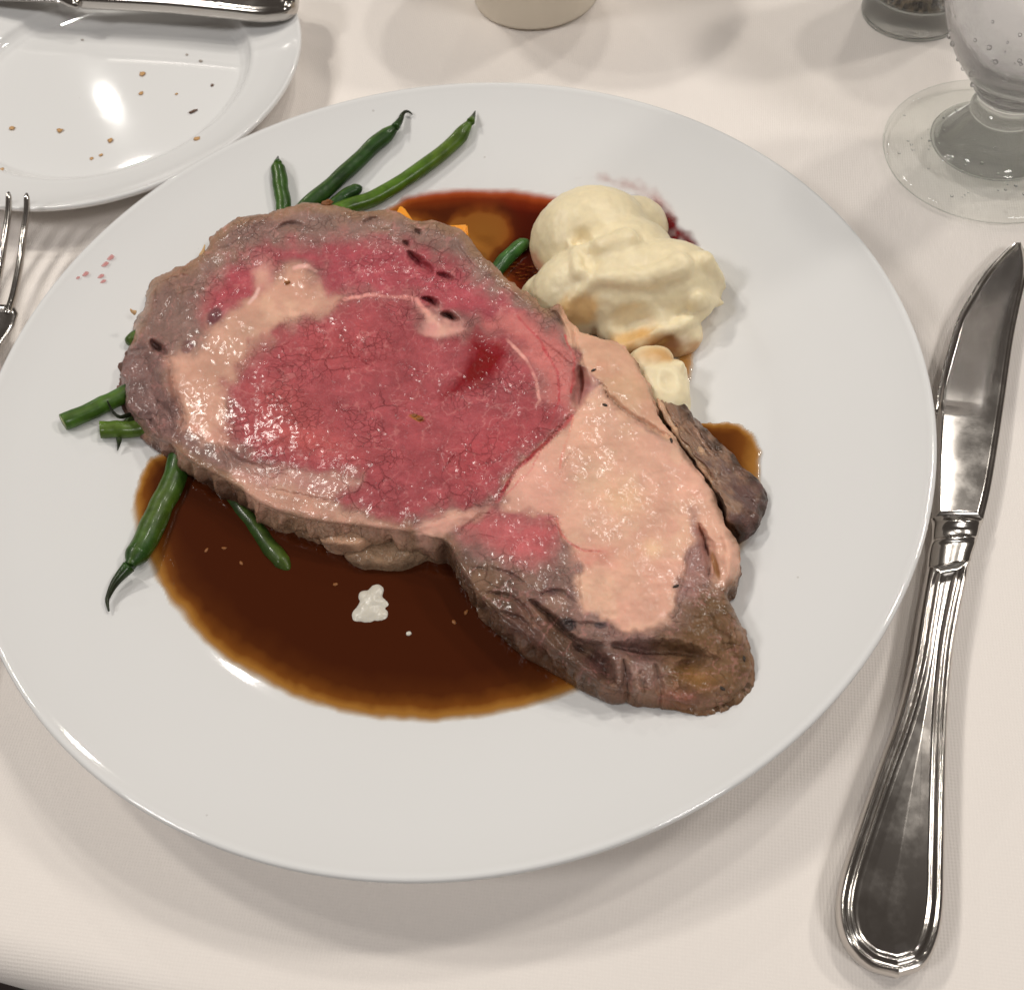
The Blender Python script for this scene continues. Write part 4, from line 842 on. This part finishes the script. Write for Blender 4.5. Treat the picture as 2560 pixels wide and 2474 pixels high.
# ------------------------------------------------------------------ dinner knife
def table_pt(px, py, z): return U(px, py, z)
HL = [(2317,1420),(2300,1513),(2272,1672),(2238,1797),(2193,1921),(2147,2052),(2102,2193),(2091,2284),(2113,2363),(2170,2420),(2244,2443)]
HR = [(2427,1400),(2399,1536),(2382,1638),(2369,1797),(2364,1967),(2361,2137),(2357,2278),(2340,2363),(2306,2420),(2244,2443)]
BL = [(2548,606),(2530,612),(2496,644),(2462,684),(2427,739),(2397,793),(2377,858),(2360,917),(2345,982),(2336,1060),(2330,1180),(2328,1300)]
BR = [(2552,606),(2565,640),(2566,690),(2548,773),(2532,858),(2511,1007),(2496,1106),(2477,1220),(2458,1300)]
knife = empty('dinner_knife', tuple(U(2350,1500,.0)) ); tag(knife, 'steel dinner knife with beaded handle lying beside the dinner plate', 'knife')
def loft(name, Lp, Rp, n, m, hfun, zref, parent, serr=0., bottom=.0006, closed_end=False):
    L = catmull(Lp, n); R = catmull(Rp, n)
    u = np.linspace(0, 1, m)
    Q = L[:,None]*(1-u)[None,:,None] + R[:,None]*u[None,:,None]
    P = U(Q[...,0], Q[...,1], zref)
    if serr:
        k = np.arange(n); tooth = (np.abs(((k/ n*serr) % 1) - .5)*2)
        side = (P[:,0]-P[:,-1]); side /= np.linalg.norm(side, axis=1)[:,None] + 1e-9
        sel = sstep(.10,.16,k/n)*sstep(.86,.80,k/n)
        P[:,0] += side*(tooth*sel*.00035)[:,None]
    out = np.concatenate([L, R[::-1]])
    ow = U(out[:,0], out[:,1], zref)[:,:2]
    dist = seg_dist(P[...,:2].reshape(-1,2), ow, True).reshape(n, m)
    h = hfun(dist, np.broadcast_to(u[None], (n,m)), np.broadcast_to(np.linspace(0,1,n)[:,None], (n,m)))
    top = P.copy(); top[...,2] = zref + h
    bot = P.copy(); bot[...,2] = np.maximum(zref - bottom - h*.55, .0004)
    V = np.concatenate([top.reshape(-1,3), bot.reshape(-1,3)]); nm = n*m
    Ft = grid_faces(n, m); Fb = Ft[:, ::-1] + nm
    i = np.arange(n-1); j = np.arange(m-1)
    s1 = np.stack([i*m, i*m+nm, (i+1)*m+nm, (i+1)*m], -1); s2 = np.stack([i*m+m-1, (i+1)*m+m-1, (i+1)*m+m-1+nm, i*m+m-1+nm], -1)
    e1 = np.stack([j, j+1, j+1+nm, j+nm], -1); b0 = (n-1)*m; e2 = np.stack([b0+j, b0+j+nm, b0+j+1+nm, b0+j+1], -1)
    return mesh_np(name, V, np.vstack([Ft, Fb, s1, s2, e1, e2]), MAT['steel'], parent)
def h_blade(d, u, t):
    h = .0011*sstep(0,.0022, d*(1+0*u))
    gb = sstep(.60,.66, t)                       # hollow grind ends towards the bolster
    grind = .0009*(1-gb)*sstep(.78,.25,u)        # lowered towards the cutting edge (u=0)
    return h - grind*.9 + .0004*np.sin(np.pi*u)
loft('blade', BL, BR, 420, 46, h_blade, .0042, knife, serr=95., bottom=.0004)
def h_handle(d, u, t):
    e = d*1000
    prof = np.interp(e, [0,.35,.9,1.5,1.9,2.4,3.0,3.4,3.9,4.5,6.5,11], [0,1.5,2.3,2.45,2.0,1.95,2.55,2.6,2.2,2.05,2.35,2.7])
    flat = np.interp(e, [0,.4,1.2,3,8], [0,1.7,2.6,3.0,3.2])
    k = sstep(.015,.05,t)
    return (flat*(1-k) + prof*k)*.001
loft('handle', HL, HR, 420, 110, h_handle, .0042, knife, bottom=.002)
loft('bolster', [(2328,1296),(2331,1310),(2330,1345),(2322,1380),(2317,1425)], [(2459,1300),(2450,1322),(2441,1355),(2431,1385),(2426,1405)], 90, 40,
     lambda d, u, t: .0034*np.sqrt(np.clip(1-(2*u-1)**2,0,1))*(.72 + .30*np.exp(-((t-.16)/.09)**2) + .22*np.exp(-((t-.50)/.05)**2)), .0044, knife, bottom=.001)

# ------------------------------------------------------------------ butter knife on the bread plate
bk = empty('butter_knife', tuple(U(400,0,.016))); tag(bk, 'steel butter knife resting across the bread plate', 'knife')
ZB = .0185
loft('handle', [(745,-4),(740,18),(720,34),(690,40),(640,42),(540,32),(398,19),(223,10),(195,8)], [(745,-4),(744,-30),(730,-52),(700,-62),(640,-64),(540,-62),(398,-56),(223,-46),(195,-44)], 260, 60, h_handle, ZB, bk, bottom=.002)
loft('bolster', [(200,12),(190,18),(170,14),(150,6)], [(200,-46),(190,-50),(170,-48),(150,-44)], 40, 24, lambda d,u,t: .0035*np.sqrt(np.clip(1-(2*u-1)**2,0,1)), ZB, bk)
loft('blade', [(155,6),(80,2),(0,0),(-120,-2),(-300,-12),(-360,-40)], [(155,-46),(80,-60),(0,-72),(-120,-84),(-300,-80),(-360,-42)], 120, 24, lambda d,u,t: .0012*sstep(0,.002,d), ZB, bk)

# ------------------------------------------------------------------ fork
fk = empty('dinner_fork', tuple(U(-20,860,.01))); tag(fk, 'steel dinner fork with its tines against the bread plate', 'fork')
TINES = [[(67,483,.0215),(67,530,.0180),(60,576,.0150),(53,634,.0125),(44,692,.0112),(33,745,.0110),(20,788,.0115)],
         [(22,480,.0215),(21,530,.0180),(13,588,.0148),(4,646,.0124),(-5,694,.0112),(-14,745,.0110),(-18,788,.0115)]]
for k in (1, 2): TINES.append([(x-46*k, y-1*k, z) for x, y, z in TINES[1]])
for tn in TINES:
    P = catmull([U(x, y, z) for x, y, z in tn], 40); s = np.linspace(0,1,40)
    V, F = tube(P, .00102*np.clip(np.sqrt(s/.03),.35,1)*(1+.45*s), 14, 1.15); mesh_np('tine', V, F, MAT['steel'], fk)
ctr = [(-45,770,.0112),(-52,830,.0112),(-60,890,.0120),(-68,950,.0140),(-80,1050,.0160),(-100,1200,.0160),(-150,1500,.0120),(-190,1800,.0070)]
P = catmull([U(x, y, z) for x, y, z in ctr], 120); s = np.linspace(0,1,120)
wd = np.interp(s, [0,.012,.04,.08,.14,.25,.4,.7,.95,1], [.0060,.0115,.0132,.0122,.0075,.0035,.0028,.0050,.0090,.0060])
V, F = tube(P, wd, 24, .16); 
mesh_np('handle', V, F, MAT['steel'], fk)

# ------------------------------------------------------------------ water goblet
GC = (.2079,.0911)
gob = empty('water_goblet', (GC[0], GC[1], 0)); tag(gob, 'clear stemmed water goblet beside the dinner plate', 'glass')
fp = [(0,.0006),(.034,.0006),(.0372,.0010),(.0381,.0022),(.0376,.0036),(.0350,.0044),(.0270,.0052),(.0220,.0056),(.0205,.0058),(0,.0058)]
V, F = lathe(catmull(fp, 160), 160, GC); mesh_np('foot', V, F[:, ::-1], MAT['glass_foot'], gob)
sp = [(0,.0060),(.0204,.0060),(.0210,.0064),(.0185,.0085),(.0155,.0125),(.0122,.0170),(.0114,.0183),(.0122,.0195),(.0118,.0215),(.0106,.0232),(.0108,.0255),(.0118,.0268),(0,.0270)]
V, F = lathe(catmull(sp, 140), 128, GC); mesh_np('stem', V, F[:, ::-1], MAT['glass'], gob)
bp_ = [(0,.0273),(.0122,.0275),(.0150,.0310),(.0195,.0365),(.0250,.0440),(.0290,.0520),(.0325,.0610),(.0365,.0760),(.0390,.0950),(.0392,.1150),(.0380,.1300),(.0372,.1310),(.0364,.1300),(.0372,.1150),(.0370,.0950),(.0345,.0760),(.0305,.0610),(.0265,.0520),(.0222,.0455),(.0160,.0395),(.0090,.0368),(0,.0362)]
V, F = lathe(catmull(bp_, 260), 160, GC); mesh_np('bowl', V, F[:, ::-1], MAT['glass_condensation'], gob)
wp_ = [(0,.0364),(.0090,.0370),(.0159,.0397),(.0220,.0457),(.0263,.0522),(.0303,.0612),(.0343,.0762),(.0367,.0950),(.0368,.1000),(0,.1000)]
V, F = lathe(catmull(wp_, 120), 128, GC)
o = mesh_np('water', V, F[:, ::-1], MAT['water']); tag(o, 'iced water filling the stemmed goblet', 'water')
# condensation drops on foot and stem
rng = np.random.RandomState(3)
for i in range(46):
    a = rng.uniform(2.2, 5.6); r = rng.uniform(.014,.0355)
    z = float(np.interp(r, [.0125,.0155,.0185,.0215,.0270,.0350], [.0170,.0125,.0085,.0062,.0052,.0044]))
    s = rng.uniform(.00025,.0007)
    blob('water_drop', (GC[0]+r*math.cos(a), GC[1]+r*math.sin(a), z+s*.2), (s,s,s*.55), MAT['water'], gob, .1, 2, i, 2)

for i in range(70):
    a = rng.uniform(2.0, 5.6); z = rng.uniform(.030,.075); r = float(np.interp(z, [.0275,.0310,.0365,.0440,.0520,.0610,.0760], [.0122,.0150,.0195,.0250,.0290,.0325,.0365]))
    s_ = rng.uniform(.0003,.0010)
    blob('water_drop', (GC[0]+r*math.cos(a), GC[1]+r*math.sin(a), z), (s_,s_,s_*1.2), MAT['water'], gob, .15, 2, i, 2)

# ------------------------------------------------------------------ pepper shaker and cup
PC = (.2097,.1803)
sh = empty('pepper_shaker', (PC[0], PC[1], 0)); tag(sh, 'glass pepper shaker with a thick clear base standing behind the goblet', 'shaker')
jp = [(0,.0006),(.0190,.0006),(.0208,.0016),(.0213,.0040),(.0213,.055),(.0200,.062),(.0190,.062),(.0190,.055),(.0190,.014),(.0178,.0110),(0,.0100)]
V, F = lathe(catmull(jp, 150), 128, PC); mesh_np('jar', V, F[:, ::-1], MAT['glass'], sh)
V, F = lathe([(0,.0625),(.0212,.0625),(.0216,.064),(.0216,.074),(.019,.079),(.010,.082),(0,.0825)], 96, PC); mesh_np('cap', V, F[:, ::-1], MAT['steel'], sh)
V, F = lathe(catmull([(0,.0102),(.0176,.0112),(.0187,.0145),(.0187,.042),(.0180,.0430),(0,.0440)], 60), 96, PC)
o = mesh_np('ground_pepper', V, F[:, ::-1], MAT['ground_pepper']); tag(o, 'coarse ground black pepper inside the glass shaker', 'pepper')
UC = (.0579,.2290)
cp_ = [(0,.0006),(.0250,.0006),(.0272,.0016),(.0285,.0060),(.0330,.0200),(.0400,.0380),(.0460,.0520),(.0475,.0560),(.0465,.0570),(.0440,.0520),(.0380,.0380),(.0310,.0200),(.0260,.0090),(0,.0060)]
V, F = lathe(catmull(cp_, 140), 128, UC)
o = mesh_np('small_bowl', V, F[:, ::-1], MAT['ceramic_cream']); tag(o, 'beige round-bottomed bowl standing on the cloth behind the dinner plate', 'bowl')
